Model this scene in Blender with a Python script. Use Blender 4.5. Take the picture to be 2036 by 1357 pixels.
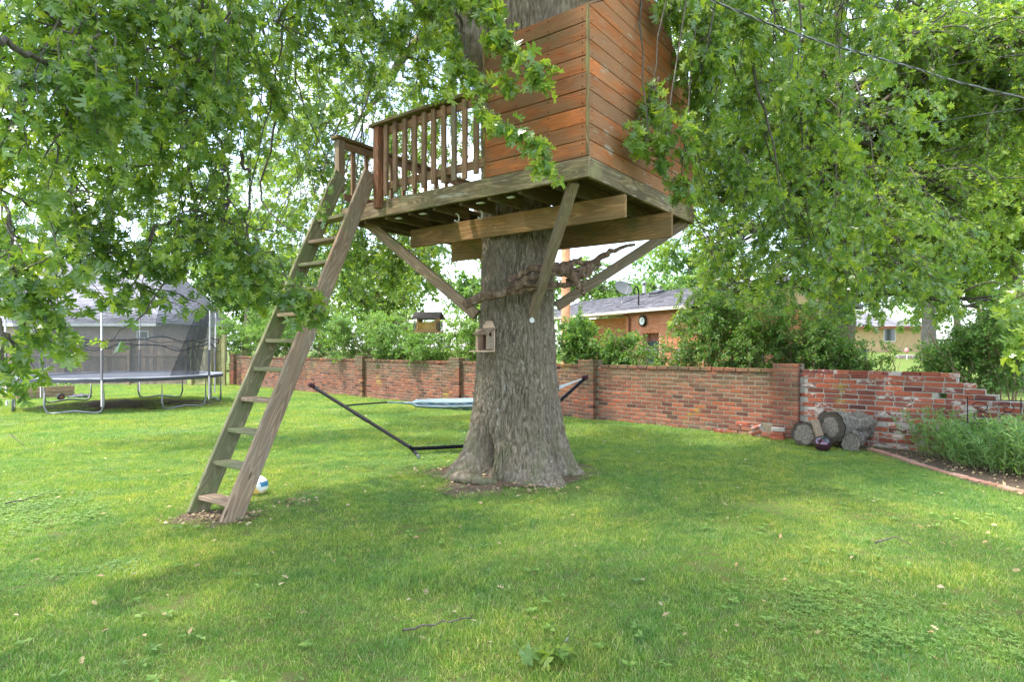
import bpy, bmesh, math, random
import numpy as np
from mathutils import Vector, Matrix, Quaternion

for _o in list(bpy.data.objects):
    bpy.data.objects.remove(_o)
scene = bpy.context.scene
col = scene.collection
R = random.Random(7)
G = np.random.default_rng(11)

# ---------------------------------------------------------------- camera, sky, sun, exposure
FPX, CX, HY = 1200.0, 1018.0, 690.0          # focal length and horizon of the 2036 px wide photograph
CAMZ = 1.5
cam = bpy.data.cameras.new('camera')
cam.sensor_width = 36.0
cam.lens = FPX / 2036.0 * 36.0
cam.shift_y = 11.5 / 2036.0
cam.clip_start = 0.05
cam.clip_end = 900.0
camo = bpy.data.objects.new('camera', cam)
camo.location = (0, 0, CAMZ)
camo.rotation_euler = (math.radians(90), 0, 0)
col.objects.link(camo)
scene.camera = camo

SUN_DIR = Vector((-0.50, -0.12, 0.0)).normalized() * math.cos(math.radians(64)) + Vector((0, 0, math.sin(math.radians(64))))
world = bpy.data.worlds.new('World')
scene.world = world
world.use_nodes = True
wt = world.node_tree
wt.nodes.clear()
w_out = wt.nodes.new('ShaderNodeOutputWorld')
w_bg = wt.nodes.new('ShaderNodeBackground')
w_sky = wt.nodes.new('ShaderNodeTexSky')
w_sky.sky_type = 'NISHITA'
w_sky.sun_disc = False
w_sky.sun_elevation = math.radians(64)
w_sky.sun_rotation = math.atan2(SUN_DIR.x, SUN_DIR.y)
w_sky.dust_density = 1.2
w_tc = wt.nodes.new('ShaderNodeTexCoord')
w_map = wt.nodes.new('ShaderNodeMapping')
w_map.inputs['Scale'].default_value = (1.0, 1.0, 3.2)
w_no = wt.nodes.new('ShaderNodeTexNoise')
w_no.inputs['Scale'].default_value = 3.1
w_no.inputs['Detail'].default_value = 7
w_no.inputs['Roughness'].default_value = 0.58
w_rp = wt.nodes.new('ShaderNodeValToRGB')
w_rp.color_ramp.elements[0].position = 0.47
w_rp.color_ramp.elements[1].position = 0.60
w_rp.color_ramp.elements[0].color = (0.18, 0.18, 0.18, 1)
w_rp.color_ramp.elements[1].color = (0.95, 0.95, 0.95, 1)
w_mx = wt.nodes.new('ShaderNodeMix')
w_mx.data_type = 'RGBA'
w_mx.inputs['B'].default_value = (5.5, 6.0, 6.9, 1)
L_ = wt.links.new
L_(w_tc.outputs['Generated'], w_map.inputs['Vector'])
L_(w_map.outputs['Vector'], w_no.inputs['Vector'])
L_(w_no.outputs['Fac'], w_rp.inputs['Fac'])
L_(w_rp.outputs['Color'], w_mx.inputs['Factor'])
L_(w_sky.outputs['Color'], w_mx.inputs['A'])
L_(w_mx.outputs['Result'], w_bg.inputs['Color'])
L_(w_bg.outputs['Background'], w_out.inputs['Surface'])
w_bg.inputs['Strength'].default_value = 0.15

sun = bpy.data.lights.new('sun', 'SUN')
sun.energy = 2.0
sun.angle = math.radians(4.0)
sun.color = (1.0, 0.95, 0.86)
suno = bpy.data.objects.new('sun', sun)
suno.rotation_mode = 'QUATERNION'
suno.rotation_quaternion = SUN_DIR.to_track_quat('Z', 'Y')
suno.location = (-10, -4, 25)
col.objects.link(suno)

vs = scene.view_settings
vs.view_transform = 'Standard'
vs.look = 'None'
vs.gamma = 1.0
vs.exposure = 2.05
vs.use_curve_mapping = False
cy = scene.cycles
cy.max_bounces = 8
cy.diffuse_bounces = 4
cy.transmission_bounces = 6
cy.transparent_max_bounces = 12
cy.use_denoising = True
cy.sample_clamp_indirect = 6.0

# ---------------------------------------------------------------- helpers
def at(px, py, Y):
    return Vector(((px - CX) / FPX * Y, Y, CAMZ - (py - HY) / FPX * Y))

def gp(px, py):                                # a point on the flat ground seen at this pixel
    Y = CAMZ * FPX / (py - HY)
    return Vector(((px - CX) / FPX * Y, Y, 0.0))

W = {}
def link(o, parent=None, M=None):
    """link object o with world matrix M under parent"""
    M = M if M is not None else Matrix.Identity(4)
    col.objects.link(o)
    W[o] = M.copy()
    if parent is not None:
        o.parent = parent
        o.matrix_parent_inverse = W[parent].inverted()
    o.matrix_basis = M
    return o

def tag(o, label=None, cat=None, group=None, kind=None):
    if label: o['label'] = label
    if cat: o['category'] = cat
    if group: o['group'] = group
    if kind: o['kind'] = kind
    return o

def thing(name, loc, label, cat, group=None):
    o = bpy.data.objects.new(name, None)
    o.empty_display_size = 0.1
    link(o, None, Matrix.Translation(Vector(loc)))
    return tag(o, label, cat, group)

def mesh_np(name, V, F, mat=None, smooth=False):
    V = np.asarray(V, dtype=np.float32)
    F = np.asarray(F, dtype=np.int32)
    me = bpy.data.meshes.new(name)
    nv, nf, k = len(V), len(F), F.shape[1]
    me.vertices.add(nv)
    me.vertices.foreach_set('co', V.ravel())
    me.loops.add(nf * k)
    me.loops.foreach_set('vertex_index', F.ravel())
    me.polygons.add(nf)
    me.polygons.foreach_set('loop_start', np.arange(0, nf * k, k, dtype=np.int32))
    me.polygons.foreach_set('use_smooth', np.full(nf, smooth, dtype=bool))
    me.update(calc_edges=True)
    if mat: me.materials.append(mat)
    return me

def obj(name, me, parent=None, M=None, kind=None):
    o = bpy.data.objects.new(name, me)
    link(o, parent, M)
    if kind: o['kind'] = kind
    return o

def bm_mesh(name, bm, mat=None, smooth=False):
    me = bpy.data.meshes.new(name)
    if smooth:
        for f in bm.faces: f.smooth = True
    bm.to_mesh(me)
    bm.free()
    if mat: me.materials.append(mat)
    return me

def box_me(name, lx, ly, lz, mat, ch=0.004, jit=0.0, seg=1, warp=0.0, rnd=None):
    """chamfered box, x from 0 to lx, y and z centred; optional lengthwise segments with warp"""
    bm = bmesh.new()
    bmesh.ops.create_cube(bm, size=1.0)
    for v in bm.verts:
        v.co = Vector(((v.co.x + 0.5) * lx, v.co.y * ly, v.co.z * lz))
    if seg > 1:
        es = [e for e in bm.edges if abs(e.verts[0].co.x - e.verts[1].co.x) > lx * 0.5]
        bmesh.ops.subdivide_edges(bm, edges=es, cuts=seg - 1)
    if ch > 0:
        es = [e for e in bm.edges if len(e.link_faces) == 2 and e.calc_face_angle(0) > 0.5]
        bmesh.ops.bevel(bm, geom=es, offset=min(ch, ly * 0.3, lz * 0.3), segments=1, affect='EDGES')
    r = rnd or R
    if jit:
        for v in bm.verts:
            v.co += Vector((r.uniform(-jit, jit), r.uniform(-jit, jit), r.uniform(-jit, jit)))
    if warp:
        a, b, p = r.uniform(-warp, warp), r.uniform(-warp, warp), r.uniform(0, 6)
        for v in bm.verts:
            t = v.co.x / lx
            v.co.y += a * math.sin(t * math.pi)
            v.co.z += b * math.sin(t * 4 + p)
    return bm_mesh(name, bm, mat)

def frame(p0, x, zhint):
    x = Vector(x).normalized()
    z = Vector(zhint)
    z = (z - x * z.dot(x)).normalized()
    y = z.cross(x)
    M = Matrix((x, y, z)).transposed().to_4x4()
    M.translation = Vector(p0)
    return M

def board(name, p0, p1, width, thick, zhint, mat, parent, ch=0.004, seg=3, warp=0.002, label=None):
    """a board from p0 to p1; its width lies along zhint, its thickness across"""
    p0, p1 = Vector(p0), Vector(p1)
    L = (p1 - p0).length
    me = box_me(name, L, thick, width, mat, ch, 0.0, seg, warp)
    o = obj(name, me, parent, frame(p0, p1 - p0, zhint))
    if label: o['label'] = label
    return o

def tube_np(paths, radii, sides=6, cap=True):
    """joined tapered tubes: paths list of (n,3) arrays, radii list of (n,) arrays"""
    Vs, Fs, base = [], [], 0
    ang = np.linspace(0, 2 * np.pi, sides, endpoint=False)
    ca, sa = np.cos(ang), np.sin(ang)
    for P, r in zip(paths, radii):
        P = np.asarray(P, float)
        n = len(P)
        r = np.broadcast_to(np.asarray(r, float), (n,))
        T = np.gradient(P, axis=0)
        T /= np.linalg.norm(T, axis=1, keepdims=True) + 1e-9
        mean = T.mean(axis=0)
        ref = np.array([0, 0, 1.0]) if abs(mean[2]) < 0.8 * np.linalg.norm(mean) + 1e-9 else np.array([1.0, 0, 0])
        A = np.cross(T, ref)
        A /= np.linalg.norm(A, axis=1, keepdims=True) + 1e-9
        B = np.cross(T, A)
        ring = P[:, None, :] + r[:, None, None] * (ca[None, :, None] * A[:, None, :] + sa[None, :, None] * B[:, None, :])
        Vs.append(ring.reshape(-1, 3))
        i = np.arange(n - 1)[:, None] * sides
        j = np.arange(sides)[None, :]
        a = base + i + j
        b = base + i + (j + 1) % sides
        Fs.append(np.stack([a, b, b + sides, a + sides], -1).reshape(-1, 4))
        nb = base + n * sides
        if cap:
            Vs.append(P[[0, -1]])
            for e, ci in ((0, nb), (n - 1, nb + 1)):
                q = base + e * sides + np.arange(sides)
                q2 = base + e * sides + (np.arange(sides) + 1) % sides
                c_ = np.full(sides, ci)
                Fs.append(np.stack([q, q2, c_, c_], -1) if False else np.stack([c_, q, q2, q2], -1))
            nb += 2
        base = nb
    return np.concatenate(Vs), np.concatenate(Fs)

def fix_quads(V, F):
    """split degenerate quads (caps) off into triangles -> all triangles"""
    tri = F[:, 2] == F[:, 3]
    q = F[~tri]
    return V, np.concatenate([q[:, [0, 1, 2]], q[:, [0, 2, 3]], F[tri][:, :3]])

def tubes(name, paths, radii, mat, parent=None, sides=6, smooth=True, kind=None, M=None):
    V, F = fix_quads(*tube_np(paths, radii, sides))
    return obj(name, mesh_np(name, V, F, mat, smooth), parent, M, kind)

def curve_pts(pts, n=12, jit=0.0, rng=None):
    """Catmull-Rom through control points"""
    P = [np.array(p, float) for p in pts]
    P = [2 * P[0] - P[1]] + P + [2 * P[-1] - P[-2]]
    out = []
    for i in range(1, len(P) - 2):
        for t in np.linspace(0, 1, n, endpoint=False):
            a, b, c, d = P[i - 1], P[i], P[i + 1], P[i + 2]
            out.append(0.5 * ((2 * b) + (-a + c) * t + (2 * a - 5 * b + 4 * c - d) * t * t + (-a + 3 * b - 3 * c + d) * t ** 3))
    out.append(P[-2])
    out = np.array(out)
    if jit:
        out[1:-1] += (rng or G).normal(0, jit, out[1:-1].shape)
    return out

# vectorised value-gradient noise
_perm = np.random.default_rng(5).permutation(4096)
_grad = np.random.default_rng(6).normal(size=(4096, 3))
_grad /= np.linalg.norm(_grad, axis=1, keepdims=True)
def pnoise(x, y, z):
    xi, yi, zi = np.floor(x).astype(np.int64), np.floor(y).astype(np.int64), np.floor(z).astype(np.int64)
    xf, yf, zf = x - xi, y - yi, z - zi
    u, v, w = (q * q * q * (q * (q * 6 - 15) + 10) for q in (xf, yf, zf))
    res = 0
    for dx in (0, 1):
        for dy in (0, 1):
            for dz in (0, 1):
                h = _perm[(_perm[(_perm[(xi + dx) & 4095] + yi + dy) & 4095] + zi + dz) & 4095]
                g = _grad[h]
                d = g[..., 0] * (xf - dx) + g[..., 1] * (yf - dy) + g[..., 2] * (zf - dz)
                res = res + d * (u if dx else 1 - u) * (v if dy else 1 - v) * (w if dz else 1 - w)
    return res * 1.6

# ---------------------------------------------------------------- material builder
class NB:
    def __init__(s, name):
        s.m = bpy.data.materials.new(name)
        s.m.use_nodes = True
        s.t = s.m.node_tree
        s.t.nodes.clear()
        s.out = s.t.nodes.new('ShaderNodeOutputMaterial')
    def n(s, typ, **kw):
        nd = s.t.nodes.new('ShaderNode' + typ)
        for k, v in kw.items(): setattr(nd, k, v)
        return nd
    def set(s, nd, key, v):
        inp = nd.inputs[key]
        if isinstance(v, bpy.types.NodeSocket): s.t.links.new(v, inp)
        elif isinstance(v, (tuple, list)) and inp.type == 'RGBA' and len(v) == 3: inp.default_value = (*v, 1)
        else: inp.default_value = v
    def coord(s, kind='Object'): return s.n('TexCoord').outputs[kind]
    def pos(s): return s.n('NewGeometry').outputs['Position']
    def orand(s): return s.n('ObjectInfo').outputs['Random']
    def irand(s): return s.n('NewGeometry').outputs['Random Per Island']
    def rnd(s):
        return s.math('FRACT', s.math('ADD', s.orand(), s.irand()))
    def map(s, vec, scale=(1, 1, 1), loc=(0, 0, 0), rot=(0, 0, 0)):
        nd = s.n('Mapping'); s.set(nd, 'Vector', vec); s.set(nd, 'Scale', scale); s.set(nd, 'Location', loc); s.set(nd, 'Rotation', rot)
        return nd.outputs[0]
    def noise(s, vec, scale=5, detail=3, rough=0.55, dist=0.0, color=False):
        nd = s.n('TexNoise'); s.set(nd, 'Vector', vec); s.set(nd, 'Scale', scale); s.set(nd, 'Detail', detail)
        s.set(nd, 'Roughness', rough); s.set(nd, 'Distortion', dist)
        return nd.outputs['Color' if color else 'Fac']
    def vor(s, vec, scale=5, feature='F1', out='Distance'):
        nd = s.n('TexVoronoi', feature=feature); s.set(nd, 'Vector', vec); s.set(nd, 'Scale', scale)
        return nd.outputs[out]
    def ramp(s, fac, stops, interp='LINEAR'):
        nd = s.n('ValToRGB'); s.set(nd, 'Fac', fac)
        cr = nd.color_ramp; cr.interpolation = interp
        while len(cr.elements) < len(stops): cr.elements.new(0.5)
        for e, (p, c) in zip(cr.elements, stops):
            e.position = p
            e.color = (c, c, c, 1) if isinstance(c, (int, float)) else (*c, 1)
        return nd.outputs['Color']
    def mix(s, fac, a, b, blend='MIX'):
        nd = s.n('Mix', data_type='RGBA', blend_type=blend)
        s.set(nd, 0, fac)
        for key, v in ((6, a), (7, b)):
            s.set(nd, key, v if isinstance(v, bpy.types.NodeSocket) else (*v[:3], 1))
        return nd.outputs[2]
    def math(s, op, a, b=0.0, c=0.0):
        nd = s.n('Math', operation=op); s.set(nd, 0, a); s.set(nd, 1, b)
        if op in ('MULTIPLY_ADD',): s.set(nd, 2, c)
        return nd.outputs[0]
    def vadd(s, a, b):
        nd = s.n('VectorMath', operation='ADD'); s.set(nd, 0, a); s.set(nd, 1, b); return nd.outputs[0]
    def vscale(s, a, f):
        nd = s.n('VectorMath', operation='SCALE'); s.set(nd, 0, a); s.set(nd, 'Scale', f); return nd.outputs[0]
    def comb(s, x, y, z):
        nd = s.n('CombineXYZ'); s.set(nd, 0, x); s.set(nd, 1, y); s.set(nd, 2, z); return nd.outputs[0]
    def sep(s, v):
        nd = s.n('SeparateXYZ'); s.set(nd, 0, v); return nd.outputs
    def bump(s, h, strength=0.5, dist=0.01, normal=None):
        nd = s.n('Bump'); s.set(nd, 'Height', h); s.set(nd, 'Strength', strength); s.set(nd, 'Distance', dist)
        if normal: s.set(nd, 'Normal', normal)
        return nd.outputs[0]
    def pbr(s, color, rough=0.8, metal=0.0, normal=None, spec=0.5, **kw):
        nd = s.n('BsdfPrincipled'); s.set(nd, 'Base Color', color); s.set(nd, 'Roughness', rough); s.set(nd, 'Metallic', metal)
        s.set(nd, 'Specular IOR Level', spec)
        if normal: s.set(nd, 'Normal', normal)
        for k, v in kw.items(): s.set(nd, k.replace('_', ' '), v)
        s.t.links.new(nd.outputs[0], s.out.inputs[0])
        return nd
    def done(s): return s.m

def simple(name, c, rough=0.6, metal=0.0, var=0.12, scale=12, spec=0.5):
    b = NB(name)
    n = b.noise(b.coord(), scale, 4, 0.6)
    cc = b.ramp(n, [(0.3, tuple(x * (1 - var) for x in c)), (0.7, tuple(min(1, x * (1 + var)) for x in c))])
    b.pbr(cc, rough, metal, b.bump(n, 0.15, 0.003), spec)
    return b.done()

def wood(name, light, dark, stain=None, stain_amt=0.5, moss=None, moss_lo=0.55, pale=None, pale_lo=0.62, ring=34, rough=0.85, peel=None, mixf=0.5):
    """weathered board: figure runs along local x; every board shifts by its own random offset"""
    b = NB(name)
    r = b.orand()
    off = b.comb(b.math('MULTIPLY', r, 37.0), b.math('MULTIPLY', r, 91.0), b.math('MULTIPLY', r, 53.0))
    P = b.vadd(b.coord(), off)
    body = b.noise(b.map(P, (0.55, 5.0, 5.0)), 1.3, 2, 0.5, 0.25)
    rings = b.math('SINE', b.math('MULTIPLY', body, ring * 2.6))
    rr = b.ramp(rings, [(0.0, 0.0), (0.45, 0.25), (0.85, 1.0)])
    fib = b.noise(b.map(P, (2.5, 110, 110)), 1.0, 4, 0.6)
    fac = b.mix(mixf, rr, fib)
    c = b.ramp(fac, [(0.15, dark), (0.42, tuple((x * 0.55 + y * 0.45) for x, y in zip(light, dark))), (0.7, light)])
    tone = b.ramp(b.math('FRACT', b.math('MULTIPLY', r, 7.13)), [(0.0, (0.70, 0.72, 0.72)), (0.35, (0.95, 0.9, 0.86)), (0.7, (1.05, 1.0, 0.95)), (1.0, (1.25, 1.14, 1.02))])
    c = b.mix(1.0, c, tone, 'MULTIPLY')
    big_ = b.noise(b.map(P, (0.7, 1.6, 1.6)), 1.2, 3, 0.6)
    c = b.mix(1.0, c, b.ramp(big_, [(0.32, 0.78), (0.68, 1.22)]), 'MULTIPLY')
    if stain:
        s1 = b.noise(b.map(P, (1.2, 3.5, 3.5)), 1.6, 5, 0.62)
        c = b.mix(b.ramp(s1, [(0.34 + 0.2 * stain_amt, 1.0), (0.46 + 0.2 * stain_amt, 0.0)]), c, b.mix(0.5, c, stain, 'MIX'))
    if pale:
        s3 = b.noise(b.map(P, (1.6, 12, 12)), 1.4, 6, 0.7)
        c = b.mix(b.ramp(s3, [(pale_lo, 0.0), (pale_lo + 0.08, 0.8)]), c, pale)
    if moss:
        wp = b.pos()
        s2 = b.noise(b.map(wp, (1, 1, 1)), 2.6, 6, 0.65)
        c = b.mix(b.ramp(s2, [(moss_lo, 0.0), (moss_lo + 0.12, 0.85)]), c, moss)
    if peel:
        s4 = b.noise(b.map(b.pos(), (1.3, 1.3, 5)), 1.5, 8, 0.72)
        c = b.mix(b.ramp(s4, [(peel[1], 0.0), (peel[1] + 0.035, 0.75)]), c, peel[0])
    # small dark knots
    kv = b.vor(b.map(P, (1.1, 5.5, 5.5)), 1.3)
    c = b.mix(b.ramp(kv, [(0.035, 0.9), (0.075, 0.0)]), c, tuple(x * 0.35 for x in dark))
    h = b.mix(0.6, rr, fib)
    b.pbr(c, rough, 0, b.bump(h, 0.55, 0.004), 0.25)
    return b.done()

M_STAIN = wood('stained_siding', (0.43, 0.150, 0.054), (0.26, 0.084, 0.032), mixf=0.72, stain=(0.20, 0.135, 0.075), stain_amt=0.7,
               moss=(0.15, 0.13, 0.055), moss_lo=0.60, pale=(0.40, 0.30, 0.19), pale_lo=0.655)
M_STAIN2 = wood('sunworn_siding', (0.45, 0.162, 0.058), (0.31, 0.106, 0.038), mixf=0.72, stain=(0.30, 0.20, 0.12), stain_amt=0.6,
                pale=(0.46, 0.38, 0.28), pale_lo=0.64, peel=((0.42, 0.36, 0.28), 0.60))
M_GREY = wood('weathered_grey_wood', (0.35, 0.265, 0.185), (0.20, 0.135, 0.090), mixf=.6, stain=(0.24, 0.20, 0.15), stain_amt=0.5,
              moss=(0.20, 0.20, 0.10), moss_lo=0.60)
M_GREYG = wood('algae_green_wood', (0.29, 0.27, 0.175), (0.16, 0.135, 0.088), stain=(0.16, 0.18, 0.09), stain_amt=0.6,
               moss=(0.145, 0.17, 0.065), moss_lo=0.52)
M_RIM = wood('mossy_rim_wood', (0.38, 0.30, 0.185), (0.19, 0.14, 0.085), stain=(0.075, 0.060, 0.040), stain_amt=0.62,
             moss=(0.26, 0.235, 0.105), moss_lo=0.54, pale=(0.50, 0.45, 0.35), pale_lo=0.57)
M_BEAM = wood('treated_beam_wood', (0.38, 0.240, 0.120), (0.22, 0.120, 0.052), mixf=.6, stain=(0.15, 0.115, 0.06), stain_amt=0.6,
              moss=(0.15, 0.15, 0.06), moss_lo=0.56)
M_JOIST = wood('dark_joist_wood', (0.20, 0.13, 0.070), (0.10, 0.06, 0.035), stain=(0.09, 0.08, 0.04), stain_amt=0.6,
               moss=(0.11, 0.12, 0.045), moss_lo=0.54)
M_RAIL = wood('rail_wood', (0.40, 0.240, 0.150), (0.22, 0.120, 0.072), mixf=.6, stain=(0.22, 0.15, 0.09), stain_amt=0.5,
              moss=(0.14, 0.14, 0.06), moss_lo=0.60)
M_REDPOST = wood('reddish_post_wood', (0.32, 0.15, 0.085), (0.17, 0.075, 0.045), stain=(0.14, 0.09, 0.06), stain_amt=0.5)
M_TRIM = wood('dark_corner_wood', (0.22, 0.16, 0.08), (0.10, 0.07, 0.04), moss=(0.22, 0.20, 0.08), moss_lo=0.50)
M_BOX = wood('pale_birdbox_wood', (0.56, 0.42, 0.31), (0.42, 0.30, 0.21), mixf=.7)
M_BOXIN = wood('reddish_birdbox_wood', (0.26, 0.14, 0.10), (0.16, 0.08, 0.06))
M_FEED = wood('feeder_wood', (0.55, 0.35, 0.16), (0.36, 0.21, 0.09))
M_FENCE = wood('fence_board_wood', (0.42, 0.32, 0.26), (0.26, 0.19, 0.15), mixf=.7, stain=(0.27, 0.22, 0.18), stain_amt=0.5)
M_GATE = wood('gate_wood', (0.40, 0.37, 0.19), (0.24, 0.21, 0.10), stain=(0.22, 0.23, 0.11), stain_amt=0.5)
M_BED = wood('planter_wood', (0.50, 0.37, 0.24), (0.34, 0.23, 0.14))
M_POLE = wood('utility_pole_wood', (0.48, 0.27, 0.15), (0.28, 0.15, 0.08))

def bark_mat(name, c1, c2, c3, lichen=(0.42, 0.44, 0.38), scale=1.0, moss=None, hollow=None):
    b = NB(name)
    P = b.pos()
    n1 = b.noise(b.map(P, (34 * scale, 34 * scale, 7 * scale)), 1.0, 5, 0.65)
    n2 = b.noise(P, 2.2, 4, 0.6)
    c = b.ramp(n1, [(0.3, c1), (0.5, c2), (0.72, c3)])
    c = b.mix(b.ramp(n2, [(0.35, 0.0), (0.7, 0.35)]), c, tuple(x * 0.7 for x in c2))
    n3 = b.noise(b.map(P, (1, 1, 0.6)), 21, 4, 0.7)
    zone = b.noise(b.map(P, (2.0, 2.0, 0.8)), 1.4, 2, 0.5)
    lf = b.math('MULTIPLY', b.ramp(n3, [(0.60, 0.0), (0.66, 0.75)]), b.ramp(zone, [(0.42, 0.0), (0.62, 1.0)]))
    c = b.mix(lf, c, lichen)
    if moss:
        z = b.sep(P)[2]
        mz = b.ramp(b.math('MULTIPLY', z, 1.0), [(0.0, 1.0), (0.75, 0.0)])
        mn = b.ramp(b.noise(P, 5, 5, 0.65), [(0.46, 0.0), (0.62, 0.75)])
        c = b.mix(b.math('MULTIPLY', mz, mn), c, moss)
    fine = b.noise(b.map(P, (160, 160, 45)), 1.0, 4, 0.7)
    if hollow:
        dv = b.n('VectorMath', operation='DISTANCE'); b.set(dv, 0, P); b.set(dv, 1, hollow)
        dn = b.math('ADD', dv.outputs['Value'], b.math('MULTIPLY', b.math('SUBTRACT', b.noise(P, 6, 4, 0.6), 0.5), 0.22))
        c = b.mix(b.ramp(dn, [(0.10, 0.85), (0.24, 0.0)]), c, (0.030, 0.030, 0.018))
    b.pbr(c, 0.92, 0, b.bump(b.mix(0.45, n1, fine), 0.8, 0.012), 0.2)
    return b.done()
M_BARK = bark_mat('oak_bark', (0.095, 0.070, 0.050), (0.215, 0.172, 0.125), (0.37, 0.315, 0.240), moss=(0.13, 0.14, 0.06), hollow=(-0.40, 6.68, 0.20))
M_BARK2 = bark_mat('branch_bark', (0.05, 0.04, 0.03), (0.125, 0.105, 0.085), (0.20, 0.175, 0.145))
M_STICK = bark_mat('deadwood_bark', (0.05, 0.032, 0.023), (0.15, 0.095, 0.062), (0.34, 0.25, 0.18), scale=.7)
M_LOGBARK = bark_mat('log_bark', (0.05, 0.04, 0.032), (0.15, 0.13, 0.105), (0.30, 0.27, 0.225), scale=0.8)

def leaf_mat(name, a, b_, c_, trans=0.45, gloss=0.38, tcol=(1.25, 1.45, 0.45), spec=0.5, big=0.9):
    b = NB(name)
    r = b.rnd()
    P = b.pos()
    base = b.ramp(r, [(0.0, a), (0.5, b_), (1.0, c_)])
    n = b.noise(P, big, 3, 0.6)
    base = b.mix(1.0, base, b.ramp(n, [(0.32, (0.72, 0.78, 0.8)), (0.68, (1.25, 1.18, 0.95))]), 'MULTIPLY')
    pr = b.n('BsdfPrincipled'); b.set(pr, 'Base Color', base); b.set(pr, 'Roughness', gloss); b.set(pr, 'Specular IOR Level', spec)
    tr = b.n('BsdfTranslucent'); b.set(tr, 'Color', b.mix(1.0, base, tcol, 'MULTIPLY'))
    mx = b.n('MixShader'); b.set(mx, 0, trans); b.t.links.new(pr.outputs[0], mx.inputs[1]); b.t.links.new(tr.outputs[0], mx.inputs[2])
    b.t.links.new(mx.outputs[0], b.out.inputs[0])
    return b.done()
M_LEAF = leaf_mat('oak_leaf', (0.098, 0.190, 0.058), (0.168, 0.282, 0.068), (0.34, 0.43, 0.078), trans=0.48, gloss=0.24, spec=0.85, tcol=(1.65, 1.6, 0.6))
M_LEAF2 = leaf_mat('far_oak_leaf', (0.110, 0.20, 0.055), (0.175, 0.285, 0.070), (0.33, 0.41, 0.090), trans=0.5, gloss=0.38, tcol=(1.6, 1.6, 0.5), big=0.5)
M_LEAF3 = leaf_mat('pale_tree_leaf', (0.13, 0.25, 0.07), (0.20, 0.33, 0.09), (0.30, 0.42, 0.12), gloss=0.6, tcol=(1.3, 1.4, 0.6), big=0.4)
M_LEAFB = leaf_mat('bluish_tree_leaf', (0.12, 0.22, 0.11), (0.18, 0.29, 0.15), (0.26, 0.36, 0.19), gloss=0.6, tcol=(1.2, 1.3, 0.8), big=0.4)
M_SHRUB = leaf_mat('shrub_leaf', (0.085, 0.18, 0.05), (0.14, 0.26, 0.07), (0.24, 0.36, 0.10), gloss=0.5, tcol=(1.4, 1.5, 0.5), big=1.3)
M_BEDLEAF = leaf_mat('bed_plant_leaf', (0.12, 0.24, 0.08), (0.19, 0.33, 0.12), (0.28, 0.42, 0.17), gloss=0.5, tcol=(1.3, 1.4, 0.6), big=2.0)
M_YELLOW = simple('yellow_flower', (0.75, 0.52, 0.04), 0.7)

def grass_mat():
    b = NB('grass_blade')
    P = b.pos()
    r = b.rnd()
    base = b.ramp(r, [(0.0, (0.132, 0.225, 0.058)), (0.40, (0.222, 0.352, 0.084)), (0.72, (0.325, 0.435, 0.112)), (0.87, (0.48, 0.47, 0.22)), (1.0, (0.60, 0.53, 0.36))])
    n = b.noise(P, 0.55, 4, 0.6)
    n2 = b.noise(P, 2.4, 4, 0.65)
    base = b.mix(1.0, base, b.ramp(n, [(0.35, (0.80, 0.95, 0.95)), (0.65, (1.25, 1.08, 0.85))]), 'MULTIPLY')
    base = b.mix(1.0, base, b.ramp(n2, [(0.34, (0.72, 0.86, 0.95)), (0.66, (1.22, 1.12, 0.95))]), 'MULTIPLY')
    n3 = b.noise(P, 8.5, 4, 0.65)
    base = b.mix(1.0, base, b.ramp(n3, [(0.34, (0.66, 0.80, 0.80)), (0.66, (1.25, 1.15, 1.05))]), 'MULTIPLY')
    n4 = b.noise(P, 3.6, 5, 0.7)
    base = b.mix(b.ramp(n4, [(0.62, 0.0), (0.72, 0.5)]), base, (0.44, 0.38, 0.20))
    pr = b.n('BsdfPrincipled'); b.set(pr, 'Base Color', base); b.set(pr, 'Roughness', 0.5); b.set(pr, 'Specular IOR Level', 0.35)
    tr = b.n('BsdfTranslucent'); b.set(tr, 'Color', b.mix(1.0, base, (1.35, 1.45, 0.6), 'MULTIPLY'))
    mx = b.n('MixShader'); b.set(mx, 0, 0.38); b.t.links.new(pr.outputs[0], mx.inputs[1]); b.t.links.new(tr.outputs[0], mx.inputs[2])
    b.t.links.new(mx.outputs[0], b.out.inputs[0])
    return b.done()
M_GRASS = grass_mat()
M_CLOVER = leaf_mat('clover_leaf', (0.14, 0.26, 0.06), (0.20, 0.33, 0.08), (0.27, 0.40, 0.10), gloss=0.6, trans=0.3, tcol=(1.2, 1.3, 0.6), big=2)

def lawn_mat():
    b = NB('lawn_soil')
    P = b.pos()
    f = b.noise(P, 60, 6, 0.7)
    m = b.noise(P, 9, 5, 0.65)
    g = b.noise(P, 0.8, 4, 0.6)
    c = b.ramp(f, [(0.3, (0.07, 0.13, 0.025)), (0.52, (0.12, 0.21, 0.040)), (0.72, (0.19, 0.27, 0.065))])
    c = b.mix(b.ramp(m, [(0.42, 0.0), (0.62, 0.75)]), c, (0.17, 0.13, 0.075))
    c = b.mix(1.0, c, b.ramp(g, [(0.35, (0.85, 0.95, 0.9)), (0.65, (1.2, 1.1, 0.9))]), 'MULTIPLY')
    b.pbr(c, 0.95, 0, b.bump(f, 0.8, 0.02), 0.1)
    return b.done()
M_LAWN = lawn_mat()
def soil_mat(name, c1, c2, c3):
    b = NB(name)
    P = b.pos()
    f = b.noise(P, 45, 7, 0.72)
    v = b.vor(b.map(P, (1, 1, 1)), 70)
    c = b.ramp(f, [(0.32, c1), (0.52, c2), (0.74, c3)])
    b.pbr(c, 0.95, 0, b.bump(b.mix(0.5, f, v), 1.0, 0.02), 0.1)
    return b.done()
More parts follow.
